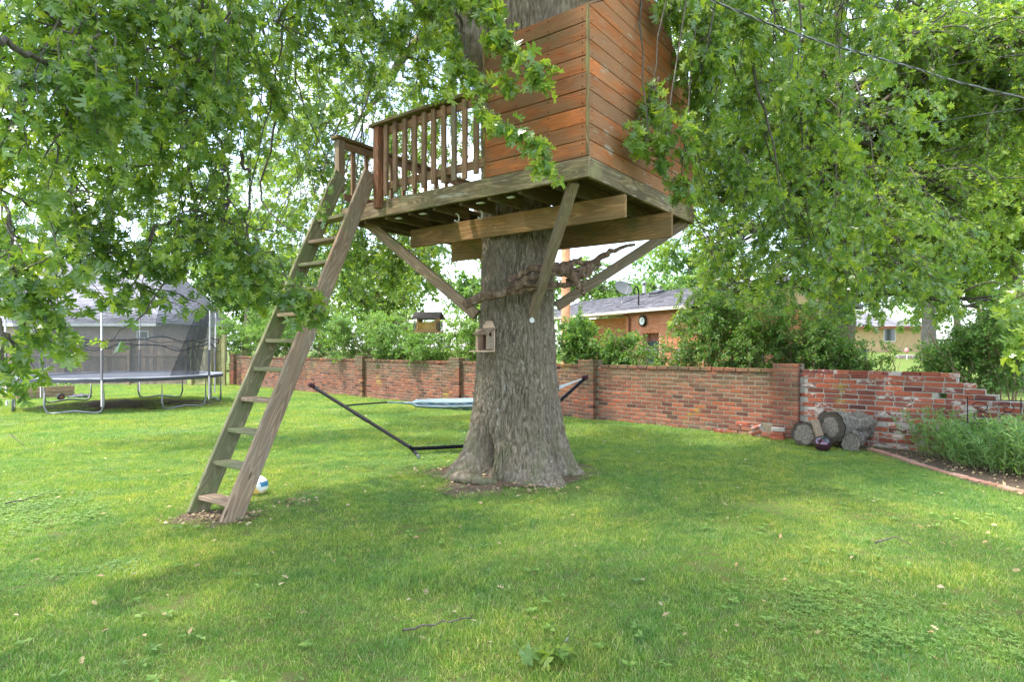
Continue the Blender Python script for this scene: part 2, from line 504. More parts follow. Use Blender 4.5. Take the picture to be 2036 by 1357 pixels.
M_DIRT = soil_mat('bare_dirt', (0.10, 0.068, 0.045), (0.20, 0.14, 0.095), (0.36, 0.28, 0.20))
M_MULCH = soil_mat('mulch', (0.05, 0.037, 0.028), (0.13, 0.095, 0.070), (0.27, 0.20, 0.15))

def brick_mat(name, cols, lichen=None, paint=None, moss=True, zlo=0.45):
    b = NB(name)
    r = b.rnd()
    P = b.pos()
    st = [(i / (len(cols) - 1), c) for i, c in enumerate(cols)]
    c = b.ramp(r, st)
    n = b.noise(P, 38, 5, 0.68)
    c = b.mix(1.0, c, b.ramp(n, [(0.3, (0.66, 0.66, 0.68)), (0.5, (1, 1, 1)), (0.72, (1.25, 1.2, 1.15))]), 'MULTIPLY')
    if moss:
        z = b.sep(P)[2]
        mz = b.ramp(z, [(zlo, 0.0), (1.0, 1.0)])
        mn = b.ramp(b.noise(P, 1.7, 6, 0.7), [(0.36, 0.0), (0.56, 0.85)])
        c = b.mix(b.math('MULTIPLY', mz, mn), c, (0.125, 0.105, 0.060))
        lowz = b.ramp(z, [(0.0, 0.8), (0.28, 0.0)])
        ln = b.ramp(b.noise(P, 4.0, 6, 0.7), [(0.42, 0.0), (0.6, 0.7)])
        c = b.mix(b.math('MULTIPLY', lowz, ln), c, (0.20, 0.165, 0.125))
    if lichen:
        ly = b.ramp(b.noise(P, 1.25, 5, 0.6), [(0.60, 0.0), (0.68, 0.8)])
        c = b.mix(b.math('MULTIPLY', ly, b.ramp(r, [(0.35, 0.2), (0.5, 1.0)])), c, lichen)
    sp = b.noise(P, 17, 7, 0.75)
    c = b.mix(b.ramp(sp, [(0.66, 0.0), (0.70, 0.7)]), c, (0.50, 0.44, 0.38))
    if paint:
        pn = b.noise(b.map(P, (1, 1, 1.7)), 7.0, 8, 0.75)
        pz = b.noise(P, 1.4, 3, 0.6)
        thr = b.math('ADD', b.math('MULTIPLY', pn, 0.62), b.math('MULTIPLY', pz, 0.38))
        thr = b.math('ADD', thr, b.math('MULTIPLY', b.math('SUBTRACT', r, 0.5), 0.10))
        c = b.mix(b.ramp(thr, [(0.552, 0.0), (0.578, 0.7)]), c, paint)
    b.pbr(c, 0.9, 0, b.bump(b.mix(0.5, n, sp), 0.7, 0.006), 0.2)
    return b.done()
M_BRICK = brick_mat('garden_brick', [(0.090, 0.044, 0.034), (0.21, 0.076, 0.050), (0.29, 0.105, 0.064), (0.14, 0.060, 0.046), (0.36, 0.130, 0.074), (0.21, 0.095, 0.070), (0.32, 0.100, 0.052), (0.15, 0.080, 0.062)],
                    lichen=(0.32, 0.26, 0.045))
M_BRICKP = brick_mat('paint_flecked_brick', [(0.10, 0.040, 0.036), (0.26, 0.075, 0.046), (0.35, 0.100, 0.055), (0.17, 0.060, 0.048), (0.40, 0.12, 0.065), (0.22, 0.075, 0.055), (0.15, 0.055, 0.045)],
                     lichen=(0.30, 0.22, 0.045), paint=(0.50, 0.475, 0.43), moss=False)
M_HBRICK = brick_mat('house_brick', [(0.40, 0.13, 0.060), (0.50, 0.18, 0.080), (0.46, 0.155, 0.070), (0.55, 0.21, 0.10), (0.42, 0.14, 0.07)], moss=False)
M_MORTAR = simple('mortar', (0.22, 0.19, 0.135), 0.95, 0, 0.3, 25)
M_MORTARP = simple('pale_mortar', (0.34, 0.315, 0.27), 0.95, 0, 0.25, 22)
M_MORTARH = simple('house_mortar', (0.62, 0.47, 0.36), 0.95, 0, 0.15, 25)

def shingle_mat(name, c):
    b = NB(name)
    r = b.rnd()
    n = b.noise(b.pos(), 3.0, 5, 0.6)
    cc = b.ramp(r, [(0.0, tuple(x * 0.72 for x in c)), (0.5, c), (1.0, tuple(x * 1.28 for x in c))])
    cc = b.mix(1.0, cc, b.ramp(n, [(0.3, 0.85), (0.7, 1.12)]), 'MULTIPLY')
    b.pbr(cc, 0.92, 0, b.bump(b.noise(b.pos(), 120, 3, 0.7), 0.4, 0.004), 0.2)
    return b.done()
M_SHING = shingle_mat('grey_shingle', (0.25, 0.24, 0.255))
M_SHING2 = shingle_mat('light_grey_shingle', (0.25, 0.24, 0.265))
M_GALV = simple('galvanised_steel', (0.24, 0.25, 0.25), 0.55, 0.5, 0.15, 9)
M_BLACK = simple('black_steel', (0.012, 0.012, 0.014), 0.6, 0.0, 0.2, 15, 0.15)
M_DARKPL = simple('dark_plastic', (0.045, 0.045, 0.050), 0.55, 0, 0.2, 15)
M_WHITE = simple('white_paint', (0.74, 0.74, 0.72), 0.6, 0, 0.06)
M_CREAM = simple('cream_gutter_paint', (0.60, 0.52, 0.42), 0.6, 0, 0.06)
M_TAN = simple('tan_siding_paint', (0.64, 0.43, 0.25), 0.85, 0, 0.06, 3)
M_SIDING = simple('taupe_siding_paint', (0.40, 0.315, 0.29), 0.8, 0, 0.07, 3)
M_BROWN = simple('brown_door_paint', (0.26, 0.095, 0.060), 0.7, 0, 0.1)
M_PAD = simple('grey_pad_cloth', (0.24, 0.25, 0.27), 0.7, 0, 0.2, 6)
M_MAT = simple('bounce_mat', (0.10, 0.105, 0.12), 0.75, 0, 0.12, 4)
M_CABLE = simple('cable_jacket', (0.06, 0.06, 0.06), 0.6, 0, 0.1)
M_STEELW = simple('aluminium_strand', (0.26, 0.26, 0.26), 0.6, 0.2, 0.1)
M_ROPE = simple('maroon_cord', (0.075, 0.022, 0.028), 0.8, 0, 0.3, 60)
M_STRAP = simple('dark_strap', (0.028, 0.030, 0.032), 0.7, 0, 0.2)
M_SEED = simple('bird_seed', (0.75, 0.36, 0.10), 0.9, 0, 0.45, 160)
M_BLOCK = simple('retaining_block', (0.36, 0.31, 0.29), 0.9, 0, 0.15, 20)
M_SUETC = simple('green_cage_wire', (0.035, 0.045, 0.030), 0.5, 0.3, 0.1)
M_ROOFDK = simple('dark_feeder_roof', (0.085, 0.068, 0.058), 0.75, 0, 0.3, 30)
M_PINK = simple('pink_ornament', (0.75, 0.30, 0.30), 0.6)

def glass_mat():
    b = NB('window_glass'); b.pbr((0.055, 0.075, 0.08), 0.08, 0, None, 0.8); return b.done()
M_GLASS = glass_mat()
def clear_mat():
    b = NB('clear_plastic')
    g = b.n('BsdfGlossy'); b.set(g, 'Roughness', 0.06); t = b.n('BsdfTransparent'); b.set(t, 'Color', (0.92, 0.95, 0.93))
    mx = b.n('MixShader'); b.set(mx, 0, 0.10); b.t.links.new(t.outputs[0], mx.inputs[1]); b.t.links.new(g.outputs[0], mx.inputs[2])
    b.t.links.new(mx.outputs[0], b.out.inputs[0]); return b.done()
M_CLEAR = clear_mat()
def net_mat(name, dens, c=(0.055, 0.058, 0.066)):
    b = NB(name)
    t = b.n('BsdfTransparent'); d = b.n('BsdfDiffuse'); b.set(d, 'Color', c)
    n = b.noise(b.pos(), 3.0, 4, 0.6)
    mx = b.n('MixShader'); b.set(mx, 0, b.ramp(n, [(0.3, dens * 0.8), (0.7, dens * 1.2)]))
    b.t.links.new(t.outputs[0], mx.inputs[1]); b.t.links.new(d.outputs[0], mx.inputs[2])
    b.t.links.new(mx.outputs[0], b.out.inputs[0]); return b.done()
M_NET = net_mat('safety_net', 0.40, (0.10, 0.105, 0.12))
M_NETD = net_mat('bunched_net', 0.62, (0.075, 0.078, 0.09))
def hammock_mat():
    b = NB('striped_hammock_cloth')
    x, y, z = b.sep(b.coord())
    f = b.math('FRACT', b.math('MULTIPLY', b.math('ADD', y, z), 16.0))
    c = b.ramp(f, [(0.0, (0.42, 0.45, 0.46)), (0.22, (0.44, 0.48, 0.48)), (0.28, (0.09, 0.18, 0.24)), (0.55, (0.14, 0.27, 0.33)), (0.6, (0.45, 0.45, 0.42)), (0.78, (0.16, 0.25, 0.29))], 'LINEAR')
    b.pbr(c, 0.9, 0, b.bump(b.noise(b.coord(), 60, 3, 0.6), 0.3, 0.005), 0.1); return b.done()
M_HAMM = hammock_mat()
def irid_mat():
    b = NB('iridescent_dark_glaze')
    n = b.noise(b.coord(), 3.4, 4, 0.6, 0.8)
    c = b.ramp(n, [(0.25, (0.012, 0.012, 0.014)), (0.45, (0.02, 0.028, 0.026)), (0.53, (0.12, 0.03, 0.075)), (0.62, (0.04, 0.03, 0.02)), (0.75, (0.02, 0.03, 0.04))])
    b.pbr(c, 0.13, 0.55, None, 0.8, Coat_Weight=0.6); return b.done()
M_IRID = irid_mat()
def endgrain_mat(name, c1, c2):
    b = NB(name)
    x, y, z = b.sep(b.coord())
    rad = b.math('SQRT', b.math('ADD', b.math('MULTIPLY', y, y), b.math('MULTIPLY', z, z)))
    w = b.noise(b.coord(), 7, 4, 0.6)
    rg = b.math('SINE', b.math('ADD', b.math('MULTIPLY', rad, 210.0), b.math('MULTIPLY', w, 26.0)))
    c = b.ramp(b.mix(0.8, rg, w), [(0.3, c1), (0.7, c2)])
    an = b.math('ARCTAN2', z, y)
    crk = b.noise(b.comb(b.math('MULTIPLY', an, 3.2), b.math('MULTIPLY', rad, 1.5), 0.0), 1.6, 3, 0.6)
    c = b.mix(b.ramp(crk, [(0.36, 0.85), (0.40, 0.0)]), c, (0.035, 0.028, 0.022))
    c = b.mix(b.ramp(b.noise(b.coord(), 11, 5, 0.7), [(0.5, 0.0), (0.66, 0.75)]), c, (0.10, 0.085, 0.07))
    rim = b.ramp(b.math('ADD', rad, b.math('MULTIPLY', b.math('SUBTRACT', w, 0.5), 0.12)), [(0.125, 0.0), (0.155, 0.85)])
    c = b.mix(rim, c, (0.060, 0.048, 0.038))
    b.pbr(c, 0.95, 0, b.bump(b.mix(0.5, rg, w), 0.6, 0.006), 0.1); return b.done()
M_END = endgrain_mat('cut_end_grain', (0.17, 0.145, 0.12), (0.36, 0.315, 0.265))
# ---------------------------------------------------------------- ground
def sstep(t):
    t = np.clip(t, 0, 1); return t * t * (3 - 2 * t)
def gh(x, y):
    return 1.1 * sstep((y - 24) / 22) * sstep((x - 5) / 9)
xs = np.concatenate([np.linspace(-160, -30, 14), np.linspace(-28, 40, 69), np.linspace(44, 180, 16)])
ys = np.concatenate([np.linspace(-60, -4, 8), np.linspace(-2, 60, 63), np.linspace(64, 300, 20)])
XX, YY = np.meshgrid(xs, ys)
VV = np.stack([XX, YY, gh(XX, YY)], -1).reshape(-1, 3)
nx, ny = len(xs), len(ys)
ii, jj = np.meshgrid(np.arange(nx - 1), np.arange(ny - 1))
a = (jj * nx + ii).ravel()
lawn = obj('lawn', mesh_np('lawn', VV, np.stack([a, a + 1, a + nx + 1, a + nx], -1), M_LAWN, True), kind='structure')

def patch(name, pts, mat, z=0.006, wob=0.06, n=90, parent=None, kind='structure'):
    """irregular flat sheet with a ragged outline"""
    P = curve_pts(list(pts) + [pts[0]], max(4, n // len(pts)))[:-1, :2]
    P = P + G.normal(0, wob, P.shape) * 0.5
    c = P.mean(axis=0)
    V = [(c[0], c[1], z)] + [(p[0], p[1], z) for p in P]
    F = [(0, i + 1, (i + 1) % len(P) + 1) for i in range(len(P))]
    return obj(name, mesh_np(name, V, F, mat), parent, None, kind)
def ell(cx, cy, rx, ry, n=10, a0=0.0):
    return [(cx + rx * math.cos(t) * R.uniform(.75, 1.2), cy + ry * math.sin(t) * R.uniform(.75, 1.2)) for t in np.linspace(0, 2 * math.pi, n, endpoint=False)]
DIRT = []                                      # (x, y, rx, ry, strength) where the grass thins out
def dirt(cx, cy, rx, ry, s=1.0, sheet=True, mat=None):
    DIRT.append((cx, cy, rx, ry, s))
    if sheet: patch('dirt', ell(cx, cy, rx, ry), mat or M_DIRT, 0.006 + 0.0007 * len(DIRT), 0.02)
dirt(-2.62, 5.28, 0.42, 0.26)
dirt(-2.1, 5.75, 0.26, 0.16, 0.5, False)
dirt(0.2, 6.25, 0.6, 0.28, 0.6, False)
dirt(0.0, 7.2, 0.98, 0.86, .9)
dirt(-0.42, 6.35, 0.34, 0.42, 0.85)
dirt(-1.0, 7.2, 0.45, 0.2, 0.5, False)
dirt(-9.9, 15.6, 2.2, 1.7, 0.72)
# flower bed on the right
BED = [(4.75, 9.35), (4.95, 8.9), (5.02, 8.4), (5.03, 7.8), (5.02, 7.2), (5.03, 6.6), (5.08, 6.0), (5.15, 5.4), (5.3, 4.6), (8.6, 4.6), (8.8, 7.2), (7.0, 7.5), (5.9, 8.5)]
patch('flower_bed_soil', BED, M_MULCH, 0.012, 0.03, 120)

# ---------------------------------------------------------------- the oak with the tree house: trunk
TX, TY = 0.06, 7.35
ZT = [0.0, .05, .12, .27, .5, .8, 1.15, 1.9, 2.75, 3.6, 4.2, 4.7, 5.2, 5.7, 6.2]
RT = [.90, .83, .76, .665, .58, .52, .485, .455, .405, .41, .43, .48, .54, .56, .50]
def trunk_r(z, th):
    r = np.interp(z, ZT, RT)
    fl = np.clip(r - 0.50, 0, 1) * (z < 3) 
    lob = 0.0
    for a0, w, s in ((-2.62, .30, .75), (-1.98, .26, .15), (-1.45, .30, .55), (-1.05, .24, .75), (-0.35, .30, .55), (0.5, .35, .6), (1.4, .35, .6), (2.3, .35, .7), (3.0, .3, .5)):
        d = np.angle(np.exp(1j * (th - a0)))
        lob = lob + s * np.exp(-(d / w) ** 2)
    r = r + fl * (lob - 0.62) * 1.45 + 0.05 * (lob - .5) * np.exp(-z / .9)
    d = np.angle(np.exp(1j * (th + 2.28)))     # the dark hollow between two roots
    r = r - 0.24 * np.exp(-(d / .15) ** 2) * np.exp(-((z - .22) / .24) ** 2)
    return r
NTH, NZ = 600, 400
tt = np.linspace(0, 1, NTH, endpoint=False)
TH = -np.pi / 2 + 2 * np.pi * (tt - 0.5) + 0.55 * np.sin(2 * np.pi * (tt - 0.5)) * -1.0   # finer towards the camera
ZZ = np.concatenate([np.linspace(-0.12, 3.1, 330), np.linspace(3.13, 6.2, NZ - 330)])
th, zz = np.meshgrid(TH, ZZ)
rr = trunk_r(zz, th)
x0, y0 = np.cos(th), np.sin(th)
fq = 0.5
wob = pnoise(x0 * 1.3 + 9, y0 * 1.3, zz * 0.8) * 0.035 + pnoise(x0 * 4 + 3, y0 * 4, zz * 1.6) * 0.012
wx = pnoise(x0 * 2.1, y0 * 2.1 + 5, zz * 3.2) * 1.1
wy = pnoise(x0 * 2.1 + 7, y0 * 2.1, zz * 3.2) * 1.1
n1 = pnoise(x0 * 8.5 + wx, y0 * 8.5 + wy, zz * 3.4 + 10)
n2 = pnoise(x0 * 20 + wy * 2, y0 * 20 + wx * 2, zz * 9.5 + 40)
n3 = pnoise(x0 * 60, y0 * 60, zz * 38)
ridge = np.minimum(np.abs(n1) * 2.6, 1.0) ** 0.75
ridge2 = np.minimum(np.abs(n2) * 2.6, 1.0) ** 0.8
disp = 0.028 * (ridge - 0.7) + 0.019 * (ridge2 - 0.7) + 0.006 * n3
rad = rr + wob + disp
TV = np.stack([TX + rad * x0 + 0.0 * zz, TY + rad * y0, zz], -1).reshape(-1, 3)
i, j = np.meshgrid(np.arange(NTH), np.arange(NZ - 1))
a = (j * NTH + i).ravel(); b_ = (j * NTH + (i + 1) % NTH).ravel()
TF = np.stack([a, b_, b_ + NTH, a + NTH], -1)
oak = thing('oak_tree', (TX, TY, 0), 'massive old oak whose thick furrowed trunk carries the wooden tree house', 'tree')
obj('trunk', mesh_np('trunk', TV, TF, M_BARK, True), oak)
# surface root lying out in front
tubes('root', [curve_pts([(-0.18, 6.62, .0), (-0.36, 6.52, .055), (-0.50, 6.60, .07), (-0.62, 6.66, .05), (-0.66, 6.70, -.02)], 6, 0.005)],
      [np.interp(np.linspace(0, 1, 25), [0, .3, .7, 1], [.035, .06, .07, .03])], M_BARK, oak, 10)

# ---------------------------------------------------------------- tree house
C0 = Vector((0.68, 5.43, 0)); U = Vector((-0.798, 0.602, 0)).normalized(); V_ = Vector((0.602, 0.798, 0)).normalized()
def P(u, v, z): return C0 + U * u + V_ * v + Vector((0, 0, z))
UPZ = Vector((0, 0, 1))
th_ = thing('tree_house', P(1.7, 1.2, 3.0), 'orange stained board tree house on a mossy deck braced around the big oak', 'tree house')
DU, DV = 3.5, 2.6
ZR0, ZR1 = 3.03, 3.215
# rim boards
board('rim_board', P(-0.02, 0, (ZR0 + ZR1) / 2), P(DU, 0, (ZR0 + ZR1) / 2), ZR1 - ZR0, .04, UPZ, M_RIM, th_, label='mossy front rim board')
board('rim_board', P(0, .024, (ZR0 + ZR1) / 2), P(0, DV, (ZR0 + ZR1) / 2), ZR1 - ZR0 - .004, .04, UPZ, M_RIM, th_, label='streaked right rim board')
board('rim_board', P(DU - .02, .022, (ZR0 + ZR1) / 2), P(DU - .02, DV, (ZR0 + ZR1) / 2), ZR1 - ZR0 - .01, .04, UPZ, M_RIM, th_)
board('rim_board', P(0, DV + .022, (ZR0 + ZR1) / 2), P(DU, DV + .022, (ZR0 + ZR1) / 2), ZR1 - ZR0 - .01, .04, UPZ, M_RIM, th_)
# joists (run front to back, broken round the trunk)
for k in range(1, 9):
    u = DU * k / 9
    segs = [(.024, .60), (1.72, DV - .02)] if 1.02 < u < 2.28 else [(.024, DV - .02)]
    for v0, v1 in segs:
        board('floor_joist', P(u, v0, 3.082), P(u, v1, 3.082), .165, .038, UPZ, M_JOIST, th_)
# deck boards
v = .022
while v < DV - .1:
    vc = v + .068
    segs = [(.022, 1.10), (2.20, DU - .045)] if .50 < vc < 1.80 else [(.022, DU - .045)]
    for u0, u1 in segs:
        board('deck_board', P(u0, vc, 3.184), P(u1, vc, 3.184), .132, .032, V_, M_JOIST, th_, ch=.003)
    v += .14
# carrying beams bolted to the trunk
def beam(u0, u1, v, z0, z1):
    return board('beam', P(u0, v, (z0 + z1) / 2), P(u1, v, (z0 + z1) / 2), z1 - z0, .042, UPZ, M_BEAM, th_, ch=.006, seg=6)
beam(-.06, 2.95, .645, 2.765, 2.995)
beam(-.12, 3.18, 1.66, 2.72, 2.995)
def disc(name, c, axis, r, h, mat, parent, n=12, ch=0.0):
    bm = bmesh.new()
    bmesh.ops.create_cone(bm, cap_ends=True, segments=n, radius1=r, radius2=r * (1 - ch), depth=h)
    M = Vector(axis).to_track_quat('Z', 'Y').to_matrix().to_4x4(); M.translation = Vector(c)
    return obj(name, bm_mesh(name, bm, mat), parent, M)
for du, dz in ((1.62, 2.89), (1.70, 2.86), (1.56, 2.855)):
    disc('bolt_head', P(du, .620, dz), -V_, .013, .012, M_BOX, th_)
# braces
for a, b in ((P(.20, .10, 3.05), (0.235, 6.885, 1.86)), (P(3.36, .28, 3.08), (-0.425, 7.27, 1.88)), (P(.06, 2.52, 3.04), (.55, 7.46, 2.00)), (P(3.3, 2.4, 3.04), (-.1, 7.83, 1.95))):
    a, b = Vector(a), Vector(b)
    board('brace', a, b, .105 if a.y < 6 else .125, .085, UPZ.cross((b - a)).cross(b - a), M_GREY, th_, ch=.006, seg=4)
disc('bolt_head', (0.225, 6.80, 1.80), (0, -1, -.3), .028, .03, M_WHITE, th_)
# swing hooks under the deck
for u, v in ((1.86, .30), (1.55, .34)):
    c = P(u, v, 3.0)
    arc = [c + V_ * (.045 * math.sin(t)) + Vector((0, 0, -.045 + .045 * math.cos(t))) for t in np.linspace(-.2, 3.9, 10)]
    tubes('hook', [arc], [.010], M_WHITE, th_, 6)
for u in (2.55, 2.15, 1.30, .9):
    board('joist_bracket', P(u, .10, 3.006), P(u + .08, .10, 3.006), .05, .008, V_, M_WHITE, th_, ch=.001, seg=1)
# cabin siding: nine rows, then the gable rows
CU = 1.20
ZW, RH = 3.222, .1522
def prism(name, pts, o, ax, ay, an, t, mat, parent, ch=.003):
    """polygon pts in (ax, ay) coordinates from o, extruded by t along an; local x lies along ax"""
    M = Matrix((ax, an, ay)).transposed().to_4x4(); M.translation = Vector(o)
    bm = bmesh.new()
    lo = [bm.verts.new((p[0], 0, p[1])) for p in pts]
    hi = [bm.verts.new((p[0], t, p[1])) for p in pts]
    n = len(pts)
    bm.faces.new(lo); bm.faces.new(hi[::-1])
    for i in range(n): bm.faces.new((lo[(i + 1) % n], lo[i], hi[i], hi[(i + 1) % n]))
    bmesh.ops.recalc_face_normals(bm, faces=bm.faces)
    if ch: bmesh.ops.bevel(bm, geom=list(bm.edges), offset=ch, segments=1, affect='EDGES')
    return obj(name, bm_mesh(name, bm, mat), parent, M)
for k in range(9):
    z = ZW + RH * (k + .5)
    dz = R.uniform(-.002, .002)
    board('siding_board', P(.012, .006 + R.uniform(0, .004), z + dz), P(CU, .006 + R.uniform(0, .004), z + dz), RH - .006, .022, UPZ, M_STAIN, th_, ch=.003, seg=4)
    board('siding_board', P(.006, .024, z), P(.006, DV - .002, z), RH - .006, .022, UPZ, M_STAIN2, th_, ch=.003, seg=4)
    board('siding_board', P(CU, .03, z), P(CU, DV - .01, z), RH - .006, .022, UPZ, M_STAIN, th_)
    board('siding_board', P(.02, DV, z), P(CU, DV, z), RH - .006, .022, UPZ, M_STAIN, th_)
GS = .60
for uu, m in ((.006, M_STAIN2), (CU, M_STAIN)):
    for k in range(5):
        z0, z1 = RH * k + .003, RH * (k + 1) - .003
        a0, a1 = z0 / GS, min(z1, GS * DV / 2) / GS
        pts = [(a0 + .024, z0), (DV - a0, z0), (DV - a1, z1), (a1 + .024, z1)] if z1 < GS * DV / 2 - .01 else [(a0 + .024, z0), (DV - a0, z0), (DV / 2, GS * DV / 2)]
        prism('gable_board', pts, P(uu - .011, 0, ZW + RH * 9), V_, UPZ, U, .022, m, th_)
nails = []
for k in range(9):
    for zz_ in (.03, .12):
        for u in (.05, .42, .80, 1.15): nails.append((P(u, -.0075, ZW + RH * k + zz_), -V_))
        for v in (.07, .68, 1.30, 1.92, 2.54): nails.append((P(-.0065, v, ZW + RH * k + zz_), -U))
bm = bmesh.new()
for c, d in nails:
    M = d.to_track_quat('Z', 'Y').to_matrix().to_4x4(); M.translation = c
    bmesh.ops.create_cone(bm, cap_ends=True, segments=6, radius1=.0055, radius2=.0055, depth=.004, matrix=M)
obj('nail_heads', bm_mesh('nail_heads', bm, M_BLACK), th_, None, 'stuff')
board('corner_trim', P(-.004, -.004, ZW), P(-.004, -.004, ZW + RH * 9 - .01), .026, .030, V_, M_TRIM, th_)
board('corner_trim', P(CU + .006, -.004, ZW), P(CU + .006, -.004, ZW + RH * 9 - .01), .03, .03, V_, M_TRIM, th_)
for s in (0, 1):                               # low roof, nearly edge-on from below
    v0, v1 = (0.02, DV / 2) if s == 0 else (DV + .05, DV / 2)
    z0, z1 = ZW + RH * 9 + .012, ZW + RH * 9 + GS * DV / 2 + .03
    n_ = 8
    for k in range(n_):
        t0, t1 = (k + .03) / n_, (k + .97) / n_
        a = P(.0, v0 + (v1 - v0) * (t0 + t1) / 2, z0 + (z1 - z0) * (t0 + t1) / 2)
        b = P(CU + .03, v0 + (v1 - v0) * (t0 + t1) / 2, z0 + (z1 - z0) * (t0 + t1) / 2)
        hint = P(0, v1, z1) - P(0, v0, z0)
        board('roof_board', a, b, hint.length * (t1 - t0), .018, hint, M_RAIL, th_, ch=.002, seg=1)
# railings
ZC = 4.09
def vpost(name, u, v, z0, z1, w, mat, **k):
    return board(name, P(u, v, z0), P(u, v, z1), w, w, U, mat, th_, **k)
vpost('post', 2.775, -.045, ZR0 + .09, ZC - .02, .09, M_REDPOST, label='reddish rail post at the ladder opening')
vpost('post', 3.50, -.045, 3.42, ZC - .02, .09, M_GREY)
vpost('post', 3.46, DV - .05, 3.2, ZC - .02, .09, M_GREY)
vpost('post', 1.32, DV - .05, 3.2, ZC - .02, .07, M_GREY)
def rail(p0, p1, z, w, t, hint, m=M_RAIL): 
    return board('rail', Vector(p0) + Vector((0, 0, z)), Vector(p1) + Vector((0, 0, z)), w, t, hint, m, th_, ch=.005, seg=5, warp=.006)
board('rail_cap', P(CU - .03, -.045, ZC), P(2.88, -.045, ZC), .14, .035, V_, M_TRIM, th_, seg=6, warp=.006)
rail(P(CU, -.018, 0), P(2.73, -.018, 0), ZC - .075, .085, .035, UPZ)
rail(P(CU, -.018, 0), P(2.73, -.018, 0), 3.37, .085, .035, UPZ)
board('rail_cap', P(3.5, -.13, ZC), P(3.5, DV + .06, ZC - .03), .14, .035, U, M_TRIM, th_, seg=6, warp=.006)
rail(P(3.475, 0, 0), P(3.475, DV, 0), ZC - .085, .085, .035, UPZ)
rail(P(3.475, 0, 0), P(3.475, DV, 0), 3.37, .085, .035, UPZ)
board('rail_cap', P(CU, DV - .02, ZC - .04), P(3.43, DV - .02, ZC - .04), .13, .034, V_, M_TRIM, th_, seg=6, warp=.006)
rail(P(CU, DV - .05, 0), P(3.42, DV - .05, 0), ZC - .12, .085, .035, UPZ)
rail(P(CU, DV - .05, 0), P(3.42, DV - .05, 0), 3.36, .085, .035, UPZ)
for k in range(10):
    u = 1.27 + k * .1505 + R.uniform(-.006, .006)
    t = R.uniform(-.008, .008)
    m = M_GREY if k in (2,) else M_RAIL
    board('baluster', P(u, -.055, 3.25 + R.uniform(-.012, .02)), P(u + t, -.055, ZC - .022), .058, .036, U, m, th_, ch=.004, seg=3, warp=.003)
for k in range(9):
    v = .17 + k * .215
    board('baluster', P(3.515, v, 3.26), P(3.515, v, ZC - .03), .055, .036, V_, M_RAIL, th_, ch=.004)
for k in range(9):
    u = 1.5 + k * .21
    board('baluster', P(u, DV - .015, 3.26), P(u, DV - .015, ZC - .06), .040, .036, U, M_RAIL, th_, ch=.004)

# ---------------------------------------------------------------- ladder
lad = thing('ladder', (-2.6, 5.28, 0), 'steep weathered wooden ladder with flat treads leaning up to the deck', 'ladder')
Ra, Rb = Vector((-2.40, 5.12, -.02)), P(2.86, -.095, 3.54)
La, Lb = Vector((-2.84, 5.43, -.02)), P(3.42, -.095, 3.62)
dirR = (Rb - Ra).normalized()
Lb = La + (Lb - La) * 1.0
def wide(dirv): 
    s = (U - dirv * U.dot(dirv)).normalized()
    return dirv.cross(s)
board('side_rail', Ra, Rb, .185, .042, wide(dirR), M_GREY, lad, ch=.006, seg=8, warp=.004, label='grey near side rail')
board('side_rail', La, Lb, .185, .042, wide((Lb - La).normalized()), M_GREYG, lad, ch=.006, seg=8, warp=.004, label='green tinged far side rail')
for k in range(11):
    z = .14 + k * .283
    t = (z + .02) / 3.62
    a, b = Ra.lerp(Rb, t), La.lerp(Lb, t)
    a = Vector((a.x, a.y, z)); b = Vector((b.x, b.y, z + R.uniform(-.006, .006)))
    d = (b - a).normalized()
    board('tread', a + d * .024, b - d * .024, .15, .038, V_, M_GREYG if k % 3 else M_GREY, lad, ch=.005, seg=3)

# ---------------------------------------------------------------- dead branches lodged behind the brace
def stick(pts, r0, r1, label, n=8, lump=.006):
    c = curve_pts(pts, 4, .011)
    r0 *= 1.35; r1 *= 1.2
    r = np.linspace(r0, r1, len(c)) * (1 + .20 * pnoise(np.arange(len(c)) * .37 + r0 * 900, c[:, 0] * 3, c[:, 2] * 3))
    V, F = fix_quads(*tube_np([c], [r], 9))
    V = V + (np.stack([pnoise(V[:, 0] * 30 + 3, V[:, 1] * 30, V[:, 2] * 30), pnoise(V[:, 0] * 34, V[:, 1] * 34 + 9, V[:, 2] * 34), pnoise(V[:, 0] * 14 + 20, V[:, 1] * 14, V[:, 2] * 60)], -1)) * lump * 1.4
    o = obj('dead_branch', mesh_np('dead_branch', V, F, M_STICK, False), None, None)
    tag(o, label, 'branch', 'dead branches lodged between the brace and the trunk')
    return o
stick([at(925, 606, 6.72), at(975, 588, 6.68), at(1015, 580, 6.66), at(1050, 572, 6.62), at(1090, 560, 6.60)], .040, .030, 'peeling dead branch jutting left across the trunk front, lowest of the pile')
stick([at(1018, 557, 6.58), at(1045, 540, 6.55), at(1085, 533, 6.56), at(1125, 540, 6.58), at(1142, 553, 6.6)], .026, .042, 'thick hollow dead branch lying across the near brace')
stick([at(1012, 558, 6.50), at(1050, 566, 6.52), at(1120, 570, 6.66), at(1148, 560, 6.7)], .018, .022, 'smooth bent grey stick under the hollow dead branch')
stick([at(1118, 530, 6.6), at(1140, 548, 6.55), at(1152, 568, 6.50), at(1160, 586, 6.48)], .036, .024, 'short lichen spotted dead branch pointing down to the right')
stick([at(1135, 556, 6.75), at(1165, 535, 6.8), at(1195, 512, 6.88), at(1225, 497, 6.95), at(1262, 487, 7.05)], .048, .014, 'long curved dead branch rising right along the brace')
stick([at(1115, 530, 6.70), at(1140, 522, 6.75), at(1168, 522, 6.8), at(1195, 528, 6.84)], .030, .012, 'broken dead branch end on top of the pile')
stick([at(1130, 524, 6.75), at(1148, 520, 6.75), at(1156, 512, 6.74)], .016, .012, 'short stub sticking up from the top of the pile', 5, .003)
